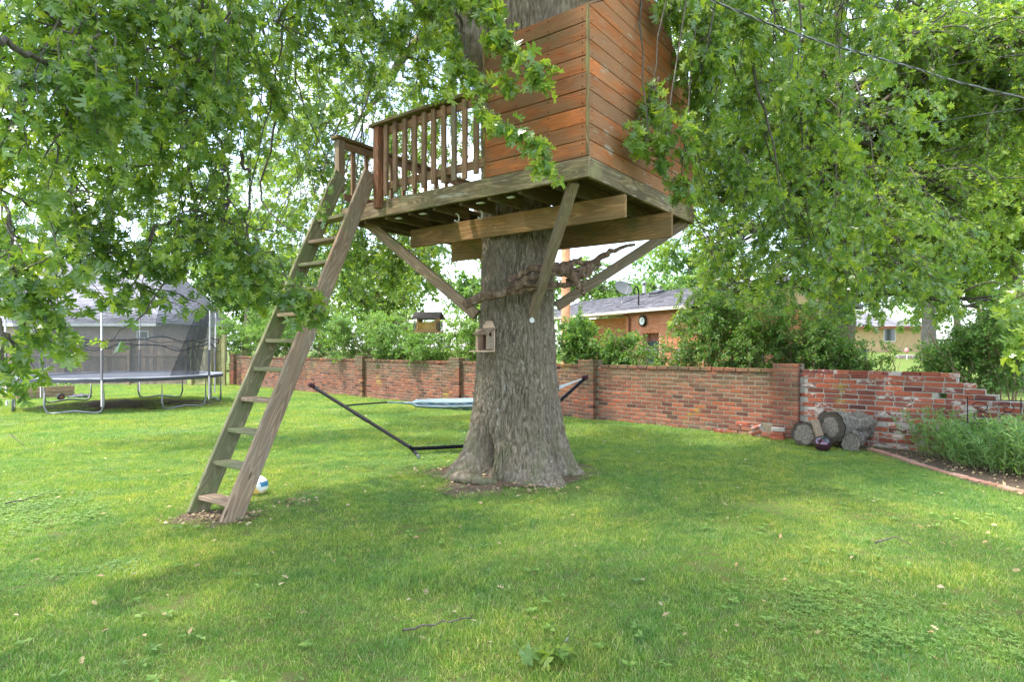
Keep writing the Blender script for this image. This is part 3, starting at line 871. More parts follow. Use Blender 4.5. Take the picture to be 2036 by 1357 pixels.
stick([at(1022, 570, 6.50), at(1070, 548, 6.54), at(1128, 545, 6.6)], .026, .018, 'flat grey piece of deadwood filling the middle of the pile')
stick([at(1060, 535, 6.62), at(1105, 528, 6.66), at(1150, 536, 6.7)], .030, .020, 'rough bark covered piece behind the near brace at the top of the pile')
stick([at(1085, 572, 6.62), at(1130, 566, 6.68), at(1168, 560, 6.74)], .020, .014, 'pale thin stick underneath the right half of the pile')
stick([at(1130, 560, 6.72), at(1165, 548, 6.78), at(1192, 524, 6.86)], .030, .010, 'splintered reddish dead branch beside the right brace')

# ---------------------------------------------------------------- nesting box on the trunk
nb = thing('squirrel_feeder', (-0.33, 6.90, 1.4), 'pale wooden feeder box with a round side hole fixed to the oak trunk', 'feeder box')
# local frame: right face looks towards camera right
fx = Vector((math.cos(math.radians(-62)), math.sin(math.radians(-62)), 0))     # outwards from the trunk
fy = Vector((-math.cos(math.radians(28)) * -1, -math.sin(math.radians(28)) * -1, 0))
fx = Vector((-0.55, -0.835, 0)).normalized(); fy = Vector((0.835, -0.55, 0)).normalized()
O = at(962, 671, 6.78)
Mx = Matrix((fx, fy, UPZ)).transposed().to_4x4() @ Matrix.Scale(1.0, 4); Mx.translation = O
def nbp(name, lo, hi, mat=M_BOX, parent=None, rot=None):
    sx, sy, sz = (hi[i] - lo[i] for i in range(3))
    me = box_me(name, sx, sy, sz, mat, .002, 0, 1)
    M = Mx @ Matrix.Translation(Vector((lo[0], (lo[1] + hi[1]) / 2, (lo[2] + hi[2]) / 2)))
    if rot is not None: M = M @ rot
    return obj(name, me, parent or nb, M)
prism('back_board', [(-.075, -.16), (.085, -.16), (.085, .11), (.050, .185), (-.030, .185), (-.075, .13)], Mx @ Vector((-.10, 0, 0)), fy, UPZ, fx, .015, M_BOX, nb, .002)
nbp('side_panel', (-.085, -.075, -.15), (.055, -.060, .09))
nbp('inner_back', (-.083, -.058, -.14), (-.070, .068, .10), M_BOXIN)
nbp('floor', (-.085, -.085, -.165), (.16, .09, -.150))
# side panel with the hole: ring of quads around a circle
bm = bmesh.new()
ring = [(-.012 + .030 * math.cos(t), .030 + .030 * math.sin(t)) for t in np.linspace(0, 2 * math.pi, 16, endpoint=False)]
def sq(t):
    c, s = math.cos(t), math.sin(t)
    k = min((.070 if c > 0 else .070) / max(abs(c), 1e-6), (.090 if s > 0 else .165) / max(abs(s), 1e-6))
    return (-.012 + c * k, .0 + .030 + s * k * (1 if s < 0 else .75))
for y in (.070, .085):
    inn = [bm.verts.new((p[0], y, p[1])) for p in ring]
    out = [bm.verts.new((max(-.084, min(.055, sq(t)[0])), y, max(-.149, min(.095, sq(t)[1])))) for t in np.linspace(0, 2 * math.pi, 16, endpoint=False)]
    for i in range(16): bm.faces.new((inn[i], inn[(i + 1) % 16], out[(i + 1) % 16], out[i]))
bm.verts.ensure_lookup_table()
for i in range(16):
    j = (i + 1) % 16
    bm.faces.new((bm.verts[i], bm.verts[j], bm.verts[32 + j], bm.verts[32 + i]))
    bm.faces.new((bm.verts[16 + i], bm.verts[16 + j], bm.verts[48 + j], bm.verts[48 + i]))
bmesh.ops.recalc_face_normals(bm, faces=bm.faces)
obj('side_panel', bm_mesh('side_panel', bm, M_BOX), nb, Mx)['label'] = 'side panel with a round hole'
nbp('lid', (-.10, -.095, .098), (.10, .10, .112), M_GREY, rot=Matrix.Rotation(math.radians(22), 4, 'Y'))
nbp('front_post', (.045, -.060, -.15), (.056, -.045, .08))

# ---------------------------------------------------------------- hanging bird feeder
FO = at(853, 643, 6.55)
bf = thing('bird_feeder', FO, 'small hanging house shaped bird feeder with dark roof and orange seed', 'bird feeder')
ax = Vector((0.97, -0.22, 0)).normalized(); ay = UPZ.cross(ax)
Mf = Matrix((ax, ay, UPZ)).transposed().to_4x4(); Mf.translation = FO
def fp(name, lo, hi, mat, rot=None, ch=.002):
    sx, sy, sz = (hi[i] - lo[i] for i in range(3))
    M = Mf @ Matrix.Translation(Vector((lo[0], (lo[1] + hi[1]) / 2, (lo[2] + hi[2]) / 2)))
    if rot is not None: M = M @ rot
    return obj(name, box_me(name, sx, sy, sz, mat, ch), bf, M)
fp('tray', (-.135, -.085, -.105), (.125, .085, -.092), M_FEED)
fp('tray_rim', (-.135, -.092, -.105), (.125, -.080, -.070), M_FEED)
fp('end_wall', (.085, -.075, -.09), (.100, .075, .055), M_FEED)
fp('end_wall', (-.115, -.075, -.09), (-.100, .075, .055), M_FEED)
prism('gable', [(-.075, .055), (.075, .055), (0, .105)], Mf @ Vector((.085, 0, 0)), ay, UPZ, ax, .015, M_FEED, bf, .001)
prism('gable', [(-.075, .055), (.075, .055), (0, .105)], Mf @ Vector((-.115, 0, 0)), ay, UPZ, ax, .015, M_FEED, bf, .001)
fp('seed', (-.098, -.060, -.088), (.083, .060, .010), M_SEED)
fp('window_pane', (-.098, -.070, -.088), (.083, -.067, .055), M_CLEAR, ch=0)
fp('window_pane', (-.098, .067, -.088), (.083, .070, .055), M_CLEAR, ch=0)
for s in (-1, 1):
    fp('roof_panel', (-.16, -.006 + s * .054, .014), (.145, .006 + s * .054, .014 + .135), M_ROOFDK, Matrix.Translation((0, 0, 0)) @ Matrix.Rotation(s * math.radians(56), 4, 'X'), .002)
cage = []
for z in np.linspace(-.085, .01, 6): cage.append([Mf @ Vector((.10, -.06, z)), Mf @ Vector((.14, -.06, z)), Mf @ Vector((.14, .06, z)), Mf @ Vector((.10, .06, z))])
for q in np.linspace(-.06, .06, 7): cage.append([Mf @ Vector((.14, q, -.085)), Mf @ Vector((.14, q, .01))])
for q in (.115, .13): cage.append([Mf @ Vector((q, -.06, -.085)), Mf @ Vector((q, -.06, .01))])
tubes('suet_cage', cage, [.0022] * len(cage), M_SUETC, bf, 4, False)
cage2 = [[Vector(Mf @ Vector((-2 * .0075 - (Mf.inverted() @ Vector(p)).x, (Mf.inverted() @ Vector(p)).y, (Mf.inverted() @ Vector(p)).z))) for p in c] for c in cage]
tubes('suet_cage', cage2, [.0022] * len(cage2), M_SUETC, bf, 4, False)
tubes('hanging_wire', [[FO + Vector((0, 0, .10)), Vector((FO.x, FO.y, 3.03))]], [.0012], M_SUETC, bf, 4)

# ---------------------------------------------------------------- hammock on its stand
HD = Vector((.955, .297, 0)).normalized()
F0 = Vector((-1.37, 8.42, 0.0))
def hp(s, z): return F0 + HD * s + Vector((0, 0, z))
hs = thing('hammock_stand', F0, 'black steel hammock stand with two upswept arms on the lawn behind the oak', 'hammock stand')
LEN = 1.42
tubes('base_bar', [curve_pts([hp(-.06, .10), hp(.05, .075), hp(LEN / 2, .075), hp(LEN - .05, .075), hp(LEN + .06, .10)], 4)], [.026], M_BLACK, hs, 10)
tubes('arm', [[hp(-.04, .09), hp(-1.36, .985)]], [.024], M_BLACK, hs, 10)
tubes('arm', [[hp(LEN + .04, .09), hp(2.60, 1.02)]], [.024], M_BLACK, hs, 10)
tubes('sleeve', [[hp(-.62, .483), hp(-.80, .605)]], [.028], M_BLACK, hs, 10)
PERP = Vector((-HD.y, HD.x, 0))
for s in (0.0, LEN):
    tubes('foot', [[hp(s, .045) - PERP * .42, hp(s, .045) + PERP * .42]], [.022], M_BLACK, hs, 8)
    for q in (-1, 1): disc('foot_cap', hp(s, .045) + PERP * .43 * q, PERP, .024, .03, M_STEELW, hs, 10)
def knot(c, n=26):
    pts = [c + Vector((R.uniform(-.045, .045), R.uniform(-.03, .03), R.uniform(-.03, .03))) for _ in range(n)]
    return curve_pts(pts, 3)
tubes('cord_knot', [knot(hp(-1.36, .99))], [.011], M_ROPE, hs, 6)
tubes('cord_knot', [knot(hp(2.60, 1.03))], [.011], M_ROPE, hs, 6)
hm = thing('hammock', hp(.5, .7), 'blue and white striped cloth hammock slung slack on the black stand', 'hammock')
NS, NC = 60, 28
HV = []
for k in range(NS):
    t = k / (NS - 1)
    s = -.36 + t * 2.55
    z = .735 + .30 * max(0, t - .55) ** 1.3 * 1.6 - .06 * math.sin(t * math.pi)
    w = .13 * (math.sin(math.pi * min(1, max(0, t))) ** .55) + .012
    if t < .14: w = .018 + .3 * max(0, t - .06)
    for j in range(NC):
        a = 2 * math.pi * j / NC
        rj = 1 + .20 * math.sin(a * 5 + 1.3 + t * 3) + .13 * math.sin(a * 9 + t * 7) + .08 * math.sin(a * 3 + t * 11)
        HV.append(tuple(hp(s, z) + PERP * (w * rj * math.cos(a)) + Vector((0, 0, w * .48 * rj * math.sin(a)))))
HF = [(k * NC + j, k * NC + (j + 1) % NC, (k + 1) * NC + (j + 1) % NC, (k + 1) * NC + j) for k in range(NS - 1) for j in range(NC)]
oc = obj('cloth', mesh_np('cloth', np.array(HV) - np.array(hp(.5, .7)), HF, M_HAMM, True), hm, Matrix.Translation(hp(.5, .7)))
board('strap', hp(-.98, .70), hp(-.36, .735), .022, .004, UPZ, M_STRAP, hm, ch=0, seg=6, warp=.006)
tubes('end_cord', [[hp(2.15, .88 + k * .004), hp(2.58, 1.02)] for k in (-6, -3, 0, 3, 6)], [.005] * 5, M_WHITE, hm, 5)

# ---------------------------------------------------------------- balls
bl = bmesh.new()
bmesh.ops.create_uvsphere(bl, u_segments=48, v_segments=32, radius=.098)
q = Quaternion((0.3, 1, 0.5), 0.75); YB = 1
for f in bl.faces:
    c = f.calc_center_median()
    f.smooth = True
    band = c.x / .098
    band = (c.x + .35 * c.z) / .098
    i = 2 if band < .48 else 1 if band < .82 else 0
    if band >= .82 and (c.z < .0 or c.z > .045): i = 1
    if band >= .6 and c.z < -.040: i = 2
    if c.z < -.078: i = 0
    f.material_index = i
me = bm_mesh('volleyball', bl)
for c, n in (((.04, .22, .36), 'teal_ball_panel'), ((.80, .80, .78), 'white_ball_panel'), ((.85, .55, .16), 'yellow_ball_panel')):
    me.materials.append(simple(n, c, .5, 0, .04))
o = obj('ball', me, None, Matrix.Translation((-2.575, 6.12, .092)) @ Matrix.Rotation(-.25, 4, 'Z'))
tag(o, 'yellow, white and teal ball on the grass behind the ladder foot', 'ball')
bl = bmesh.new(); bmesh.ops.create_uvsphere(bl, u_segments=40, v_segments=24, radius=.118)
o = obj('gazing_ball', bm_mesh('gazing_ball', bl, M_IRID, True), None, Matrix.Translation((4.44, 8.62, .112)))
tag(o, 'dark glossy iridescent ball on the lawn in front of the cut logs', 'ball')

# ---------------------------------------------------------------- cut logs
def log(c0, c1, r0, r1, label, cut=True, sides=64):
    c0, c1 = Vector(c0), Vector(c1)
    L = (c1 - c0).length
    t = thing('log', c0, label, 'log', 'cut logs against the brick wall')
    M = frame(c0, c1 - c0, UPZ)
    n = 44
    V = []
    ph = R.uniform(0, 9)
    for k in range(n):
        x = L * k / (n - 1)
        for j in range(sides):
            a = 2 * math.pi * j / sides
            base = (r0 + (r1 - r0) * k / (n - 1)) * (1 + .07 * math.sin(a * 2 + ph) + .04 * math.sin(a * 5 + ph * 2 + x * 3))
            V.append((x, base * math.cos(a), base * math.sin(a)))
    V = np.array(V)
    nn = pnoise(V[:, 0] * 6 + ph, V[:, 1] * 26, V[:, 2] * 26)
    rad = np.linalg.norm(V[:, 1:], axis=1, keepdims=True)
    n5 = pnoise(V[:, 0] * 3 + ph, V[:, 1] * 6, V[:, 2] * 6)
    V[:, 1:] *= 1 + (np.abs(nn)[:, None] * .055 - .018 + n5[:, None] * .045) / rad * .8
    F = [(k * sides + j, k * sides + (j + 1) % sides, (k + 1) * sides + (j + 1) % sides, (k + 1) * sides + j) for k in range(n - 1) for j in range(sides)]
    obj('bark', mesh_np('bark', V, F, M_LOGBARK, True), t, M)
    for k, xo in ((0, -.004), (n - 1, L + .004)):
        ringv = V[k * sides:(k + 1) * sides].copy() * np.array([1, .965, .965]); ringv[:, 0] = xo
        mid = ringv * np.array([1, .5, .5]); mid[:, 0] = xo + (.012 if k == 0 else -.012)
        VV2 = np.concatenate([ringv, mid, [[xo, 0, 0]]])
        F2 = []
        for j in range(sides):
            j2 = (j + 1) % sides
            F2 += [(j, j2, sides + j2), (j, sides + j2, sides + j), (sides + j, sides + j2, 2 * sides)]
        obj('cut_face', mesh_np('cut_face', VV2, F2, M_END, True), t, M)
    return t
log((4.63, 8.80, .33), (5.22, 9.06, .30), .245, .235, 'largest grey cut log with a dark bark rim facing the lawn', True)
log((4.34, 8.98, .20), (4.72, 9.30, .20), .180, .165, 'pale upright-sawn log end standing left of the largest log')
log((4.84, 8.60, .130), (5.08, 8.95, .20), .140, .165, 'low log stub poking forward at the right of the log pile')
board('slab', (4.50, 8.74, .07), (4.47, 8.92, .42), .12, .04, (1, .2, 0), M_GREY, None).name = 'wood_slab'
tag(bpy.data.objects['wood_slab'], 'thin bark slab wedged upright between the two larger logs', 'wood slab')
# ---------------------------------------------------------------- brick walls
A0 = Vector((4.64, 9.73, 0)); WD = Vector((-.742, .670, 0)).normalized(); WN = Vector((-.670, -.742, 0)).normalized()   # along the wall, towards the camera
def WP(s, d, z): return A0 + WD * s + WN * d + Vector((0, 0, z))
BL, BH, BD, MJ = .203, .0625, .092, .0145
CO = BH + MJ
rb = random.Random(3)
def brick_variant(L=BL, H=BH, D=BD, jit=.0022, ch=.006):
    bm = bmesh.new()
    bmesh.ops.create_cube(bm, size=1.0)
    for v in bm.verts: v.co = Vector((v.co.x * L, v.co.y * D, v.co.z * H))
    bmesh.ops.bevel(bm, geom=list(bm.edges), offset=ch, segments=1, affect='EDGES')
    for v in bm.verts:
        v.co += Vector([rb.uniform(-jit, jit) for _ in range(3)])
        if rb.random() < .06: v.co *= .965
    bmesh.ops.triangulate(bm, faces=bm.faces)
    return bm
def variants(name, mat, n=8, **k): return [bm_mesh(name, brick_variant(**k), mat) for _ in range(n)]
def me_arrays(me):
    V = np.empty(len(me.vertices) * 3, np.float32); me.vertices.foreach_get('co', V)
    me.calc_loop_triangles()
    F = np.empty(len(me.loop_triangles) * 3, np.int32); me.loop_triangles.foreach_get('vertices', F)
    return V.reshape(-1, 3), F.reshape(-1, 3)
def inframe(p, m=60):
    if p.y < .3: return False
    px, py = CX + p.x / p.y * FPX, HY - (p.z - CAMZ) / p.y * FPX
    return -m < px < 2036 + m and -m < py < 1357 + m
def place_pieces(name, mats, var, parent, limit=300, size=BL):
    """mats: matrices; the nearest in view become objects, the rest one joined part"""
    order = sorted(range(len(mats)), key=lambda i: (0 if inframe(mats[i].translation) else 1, (mats[i].translation - camo.location).length))
    near, rest = order[:limit], order[limit:]
    for i in near:
        obj(name, var[i % len(var)], parent, mats[i])
    if rest:
        Vs, Fs, n = [], [], 0
        arrs = [me_arrays(m) for m in var]
        for i in rest:
            V, F = arrs[i % len(var)]
            M = np.array(mats[i])
            Vs.append(V @ M[:3, :3].T + M[:3, 3]); Fs.append(F + n); n += len(V)
        o = obj(name + '_rows', mesh_np(name + '_rows', np.concatenate(Vs), np.concatenate(Fs), var[0].materials[0]), parent, None, 'stuff')
    return near
def bmatrix(s, d, z, L=1.0, ang=0.0, wd=WD, wn=WN, wp=WP):
    x = (wd * math.cos(ang) + wn * math.sin(ang))
    y = UPZ.cross(x)
    M = Matrix((x, y, UPZ)).transposed().to_4x4()
    M = M @ Matrix.Rotation(rb.uniform(-.012, .012), 4, 'X') @ Matrix.Rotation(rb.uniform(-.006, .006), 4, 'Y') @ Matrix.Rotation(rb.uniform(-.010, .010), 4, 'Z')
    M.translation = wp(s, d, z)
    return M @ Matrix.Diagonal((L, 1, 1, 1))
def run_bricks(s0, s1, row, d, mats, skip=None, z=None, unit=BL, j=MJ, wp=WP, wd=WD, wn=WN):
    zc = (row + .5) * CO if z is None else z
    s = s0 - (0 if row % 2 == 0 else (unit + j) / 2)
    while s < s1 - .03:
        a, b = max(s, s0), min(s + unit, s1)
        if b - a > .045 and not (skip and skip((a + b) / 2, row)):
            mats.append(bmatrix((a + b) / 2, d - BD / 2 + rb.uniform(-.003, .003), zc + rb.uniform(-.002, .002), (b - a) / unit, wd=wd, wn=wn, wp=wp))
        s += unit + j
def wall_box(name, s0, s1, d0, d1, z0, z1, mat, parent):
    me = box_me(name, s1 - s0, abs(d1 - d0), z1 - z0, mat, 0)
    M = Matrix((WD, UPZ.cross(WD), UPZ)).transposed().to_4x4(); M.translation = WP(s0, (d0 + d1) / 2, (z0 + z1) / 2)
    return obj(name, me, parent, M)
PIL = [(0.0, .39), (3.93, 4.31), (7.93, 8.31), (12.1, 12.48), (16.3, 16.68), (20.85, 21.23)]
NR = 14
gw = thing('brick_wall', WP(10, 0, 0), 'long low red brick garden wall with evenly spaced pillars, mossy along the top', 'brick wall')
mats = []
def gaps(s, row):        # the crumbled corner by the first pillar
    return (row <= 1 and .40 < s < 1.0) or (row == 2 and .40 < s < .60)
for k in range(len(PIL) - 1):
    s0, s1 = PIL[k][1] + .008, PIL[k + 1][0] - .008
    for row in range(NR): run_bricks(s0, s1, row, 0.0, mats, gaps)
    # coping course
    s = s0
    while s < s1 - .1:
        mats.append(bmatrix(s + .1015, -.030, NR * CO + BH / 2 - .006 + rb.uniform(-.003, .003)))
        s += BL + .012
    wall_box('mortar_core', s0 - .02, s1 + .02, -.006, -.19, -.15, NR * CO + .004, M_MORTAR, gw)
PF, PR = .105, .0
for s0, s1 in PIL:
    for row in range(NR + 2):
        run_bricks(s0, s1, row + (1 if row >= NR else 0) * 0, PF, mats, None)
        # right-hand return face
        for d in (PF - .145,) if row % 2 else (PF - .155,):
            M = bmatrix(s0 + BD / 2 - .0, d, (row + .5) * CO, .45, math.pi / 2)
            mats.append(M)
    wall_box('mortar_core', s0 + .008, s1 - .008, PF - .008, -.27, -.15, (NR + 2) * CO - MJ, M_MORTAR, gw)
place_pieces('brick', mats, variants('brick', M_BRICK), gw)

# paint-flecked end stretch, tumbling down to the right
pw = thing('broken_brick_wall', WP(-1.5, 0, 0), 'paint flecked brick wall end beyond the last pillar, its top broken down in steps', 'brick wall')
mats = []
UL = .222
def top_row(s):
    return 13 if s > -2.06 else 12 if s > -2.24 else 11 if s > -2.36 else 10.0 if s > -2.47 else 9 if s > -2.9 else 8 if s > -3.15 else 7
HOLE = (-1.93, -1.84, 11)
def pskip(s, row):
    return row > top_row(s) or (row == HOLE[2] - 1 and HOLE[0] < s < HOLE[1]) or (row == 8 and -.36 < s < -.30)
for row in range(14):
    s = -.005 - (0 if row % 2 else .115)
    while s > -3.6:
        L = UL if rb.random() > .22 else UL * .52
        a, b = s - L, min(s, -.006)
        if b - a > .05:
            c = (a + b) / 2
            if row == 10 and a < HOLE[0] + .04 and b > HOLE[0]:
                b2 = HOLE[0]; 
                if b2 - a > .05: mats.append(bmatrix((a + b2) / 2, -.046, (row + .5) * CO, (b2 - a) / UL))
            elif row == 10 and a < HOLE[1] < b:
                if b - HOLE[1] > .04: mats.append(bmatrix((HOLE[1] + b) / 2, -.046, (row + .5) * CO, (b - HOLE[1]) / UL))
            elif not pskip(c, row):
                mats.append(bmatrix(c, -.046 + rb.uniform(-.004, .004), (row + .5) * CO + rb.uniform(-.003, .003), (b - a) / UL))
        s -= L + MJ
s = -.03
while s > -2.02:
    mats.append(bmatrix(s - UL / 2, -.05, 14 * CO + BH / 2 - .004 + rb.uniform(-.004, .004), 1.0)); s -= UL + .006
place_pieces('brick', mats, variants('brick', M_BRICKP, 8, L=UL, jit=.004, ch=.007), pw)
for s0, s1, z1 in ((HOLE[1], -.002, 14 * CO), (-2.06, HOLE[0], 14 * CO), (-2.24, -2.06, 13 * CO - .008), (-2.36, -2.24, 12 * CO - .008), (-2.50, -2.36, 11 * CO), (-2.92, -2.50, 10 * CO), (-3.15, -2.92, 9 * CO), (-3.6, -3.15, 8 * CO)):
    wall_box('mortar_core', s0 + .001, s1 - .001, -.010, -.17, -.15, z1, M_MORTARP, pw)
wall_box('mortar_core', HOLE[0], HOLE[1], -.011, -.168, -.15, 10 * CO, M_MORTARP, pw)
wall_box('mortar_core', HOLE[0], HOLE[1], -.011, -.168, 11 * CO, 14 * CO - .002, M_MORTARP, pw)

# loose brickwork at the foot of the wall
lv = variants('loose_brick', M_BRICKP, 4, jit=.004, ch=.007)
lw = variants('loose_brick', M_BRICK, 4, jit=.004, ch=.007)
def loose(s, d, z, ang, tilt, label, vv, roll=0.0, n=[0]):
    x = (WD * math.cos(ang) + WN * math.sin(ang)); y = UPZ.cross(x)
    M = Matrix((x, y, UPZ)).transposed().to_4x4() @ Matrix.Rotation(tilt, 4, 'Y') @ Matrix.Rotation(roll, 4, 'X')
    M.translation = WP(s, d, z)
    n[0] += 1
    tag(obj('loose_brick', vv[n[0] % 4], None, M), label, 'brick', 'loose bricks at the foot of the wall')
loose(1.06, .10, .035, .05, 0, 'low loose brick second from the left in the bottom row by the wall foot', lw)
loose(1.27, .11, .032, -.1, .05, 'leftmost mossy brick half sunk in the grass at the wall foot', lv)
loose(.84, .11, .033, 0.02, 0, 'grey brown brick in the bottom row of the slumped corner', lw)
loose(1.02, .09, .105, .1, 0, 'brown brick stacked second high at the left of the slumped corner', lw)
loose(.80, .09, .108, -.04, 0, 'brown brick stacked second high in the middle of the slumped corner', lw)
loose(.66, .12, .042, .12, 0, 'squarish mossy brick end nearest the white painted chunk', lv)
loose(.90, .06, .182, .05, .03, 'pale brick resting highest at the left of the slumped corner', lv)
loose(.69, .06, .186, -.05, -.05, 'pale brick resting highest beside the white painted chunk', lv)
loose(.24, .30, .030, .08, 0, 'bottom brick of the short stack against the pillar foot', lv)
loose(.25, .29, .100, -.03, 0, 'middle brick of the short stack against the pillar foot', lv)
loose(.24, .28, .172, .05, .02, 'top whitish brick of the short stack against the pillar foot', lv)
loose(.40, .25, .05, .35, -.3, 'orange broken brick leaning between the white chunk and the pillar', lw)
ck = thing('brick_chunk', WP(.55, .22, 0), 'white painted chunk of mortared brickwork leaning by the wall foot', 'brick chunk')
pc = brick_mat('painted_chunk_brick', [(0.30, .10, .06), (.36, .13, .08)], paint=(.56, .55, .52), moss=False)
cv = variants('brick', pc, 3, jit=.004, ch=.007)
Mc = Matrix((WD, UPZ.cross(WD), UPZ)).transposed().to_4x4()
Mc = Matrix.Translation(WP(.545, .20, .0)) @ Mc @ Matrix.Rotation(.40, 4, 'Y') @ Matrix.Rotation(-.30, 4, 'X')
for i, (x, z, L) in enumerate(((-.02, .03, 1), (.01, .105, .9), (-.01, .18, .62))):
    obj('brick', cv[i], ck, Mc @ Matrix.Translation((x, 0, z)) @ Matrix.Diagonal((L, 1, 1, 1)))
obj('mortar_core', box_me('mortar_core', .17, .075, .20, M_MORTARP, .006, .003), ck, Mc @ Matrix.Translation((-.10, 0, .105)))

# brick edging of the flower bed
be = thing('bed_edging', (5.05, 7.0, 0), 'single row of worn pinkish bricks edging the flower bed at right', 'edging')
M_EDGE = brick_mat('edging_brick', [(.36, .19, .135), (.44, .25, .19), (.32, .16, .12), (.48, .29, .22)], moss=False)
ev = variants('brick', M_EDGE, 5, jit=.004, ch=.006)
ep = curve_pts([gp(1728, 896), gp(1770, 908), gp(1850, 935), gp(1950, 962), gp(2036, 984), (5.25, 5.2, 0), (5.4, 4.4, 0)], 30)
dd = np.concatenate([[0], np.cumsum(np.linalg.norm(np.diff(ep, axis=0), axis=1))])
s = 0.0; i = 0
while s + .2 < dd[-1]:
    a = Vector([np.interp(s, dd, ep[:, q]) for q in range(3)]); b = Vector([np.interp(s + BL, dd, ep[:, q]) for q in range(3)])
    x = (b - a).normalized(); y = UPZ.cross(x)
    M = Matrix((x, y, UPZ)).transposed().to_4x4() @ Matrix.Rotation(R.uniform(-.04, .04), 4, 'X') @ Matrix.Rotation(R.uniform(-.03, .03), 4, 'Z') @ Matrix.Rotation(R.uniform(-.02, .02), 4, 'Y')
    M.translation = (a + b) / 2 + Vector((R.uniform(-.01, .01), 0, R.uniform(-.002, .012)))
    obj('brick', ev[i % 5], be, M); s += BL + .012; i += 1

# black wrought scroll trellis by the broken wall end
wt_ = thing('scroll_trellis', (6.2, 7.7, 0), 'low black wire scroll border standing among the bed plants at far right', 'garden trellis')
cc = []
O2 = Vector((5.85, 7.75, 0)); D2 = Vector((.92, -.38, 0)).normalized()
for k in range(4):
    c = O2 + D2 * (.14 + .27 * k)
    for zc, sg in ((.72, 1), (.60, -1)):
        cc.append([c + D2 * (sg * .10 * t / 9 * math.cos(t)) + Vector((0, 0, zc + .08 * t / 9 * math.sin(t))) for t in np.linspace(1, 9, 26)])
tubes('scroll', cc, [.006] * len(cc), M_BLACK, wt_, 5)
for z in (.82, .52): tubes('cross_bar', [[O2 + Vector((0, 0, z)), O2 + D2 * 1.1 + Vector((0, 0, z))]], [.006], M_BLACK, wt_, 5)
for s in (0, .55, 1.1): tubes('stake', [[O2 + D2 * s, O2 + D2 * s + Vector((0, 0, .86))]], [.007], M_BLACK, wt_, 5)

# ---------------------------------------------------------------- trampoline
TC = Vector((-9.95, 15.45, 0)); TR = 2.25; TH_ = .76
tp = thing('trampoline', TC, 'large round trampoline with a grey mat and a sagging dark safety net', 'trampoline')
def circ(r, z, n=72, a0=0.0, a1=2 * math.pi): return [TC + Vector((r * math.cos(t), r * math.sin(t), z)) for t in np.linspace(a0, a1, n)]
tubes('frame_ring', [circ(TR, TH_)], [.028], M_GALV, tp, 8)
def ring_sheet(name, r0, r1, z0, z1, mat, n=96, t=.0, wav=0):
    V = []
    for i in range(n):
        a = 2 * math.pi * i / n
        wv = wav * math.sin(a * 13 + math.sin(a * 5) * 2)
        for r, z in ((r0, z0), (r1, z1)): V.append(TC + Vector((r * math.cos(a), r * math.sin(a), z + (wv if r == r1 else 0))))
        for r, z in ((r1, z1), (r0, z0)): V.append(TC + Vector((r * math.cos(a), r * math.sin(a), z - t + (wv if r == r1 else 0))))
    F = []
    for i in range(n):
        a, b = i * 4, ((i + 1) % n) * 4
        for k in range(4): F.append((a + k, b + k, b + (k + 1) % 4, a + (k + 1) % 4))
    return obj(name, mesh_np(name, V, F, mat), tp)
ring_sheet('edge_pad', 1.92, 2.30, TH_ + .035, TH_ + .025, M_PAD, t=.022, wav=.012)
bm = bmesh.new(); bmesh.ops.create_cone(bm, cap_ends=True, segments=72, radius1=1.95, radius2=1.95, depth=.008)
obj('jumping_mat', bm_mesh('jumping_mat', bm, M_MAT), tp, Matrix.Translation(TC + Vector((0, 0, TH_ + .005))))
ring_sheet('pad_skirt', 2.30, 2.31, TH_ + .022, TH_ - .05, M_DARKPL, t=.004)
for k in range(6):
    a = math.radians(60 * k - 82)
    da = math.radians(15.5)
    pts = []
    for sgn in (-1, 1):
        top = TC + Vector((TR * math.cos(a + sgn * da), TR * math.sin(a + sgn * da), TH_))
        bot = Vector((top.x, top.y, .02))
        pts.append((top, bot))
    (t0, b0), (t1, b1) = pts
    mid = (b0 + b1) / 2
    pa = [t0, Vector((t0.x, t0.y, .20)), b0.lerp(b1, .04) + Vector((0, 0, .04)), b0.lerp(b1, .14) + Vector((0, 0, .01)), mid + Vector((0, 0, .06)), b0.lerp(b1, .86) + Vector((0, 0, .01)), b0.lerp(b1, .96) + Vector((0, 0, .04)), Vector((t1.x, t1.y, .20)), t1]
    tubes('leg', [pa], [.024], M_GALV, tp, 8)
ptop = []
for k in range(6):
    a = math.radians(60 * k - 67)
    base = TC + Vector((2.35 * math.cos(a), 2.35 * math.sin(a), .18)); top = TC + Vector((2.38 * math.cos(a), 2.38 * math.sin(a), 2.52))
    tubes('net_pole', [[base, top]], [.021], M_GALV, tp, 8)
    tubes('pole_sleeve', [[base.lerp(top, .25), base.lerp(top, .53)]], [.027], M_DARKPL, tp, 8)
    disc('pole_cap', top + Vector((0, 0, .02)), UPZ, .05, .03, M_DARKPL, tp)
    ptop.append((a, top))
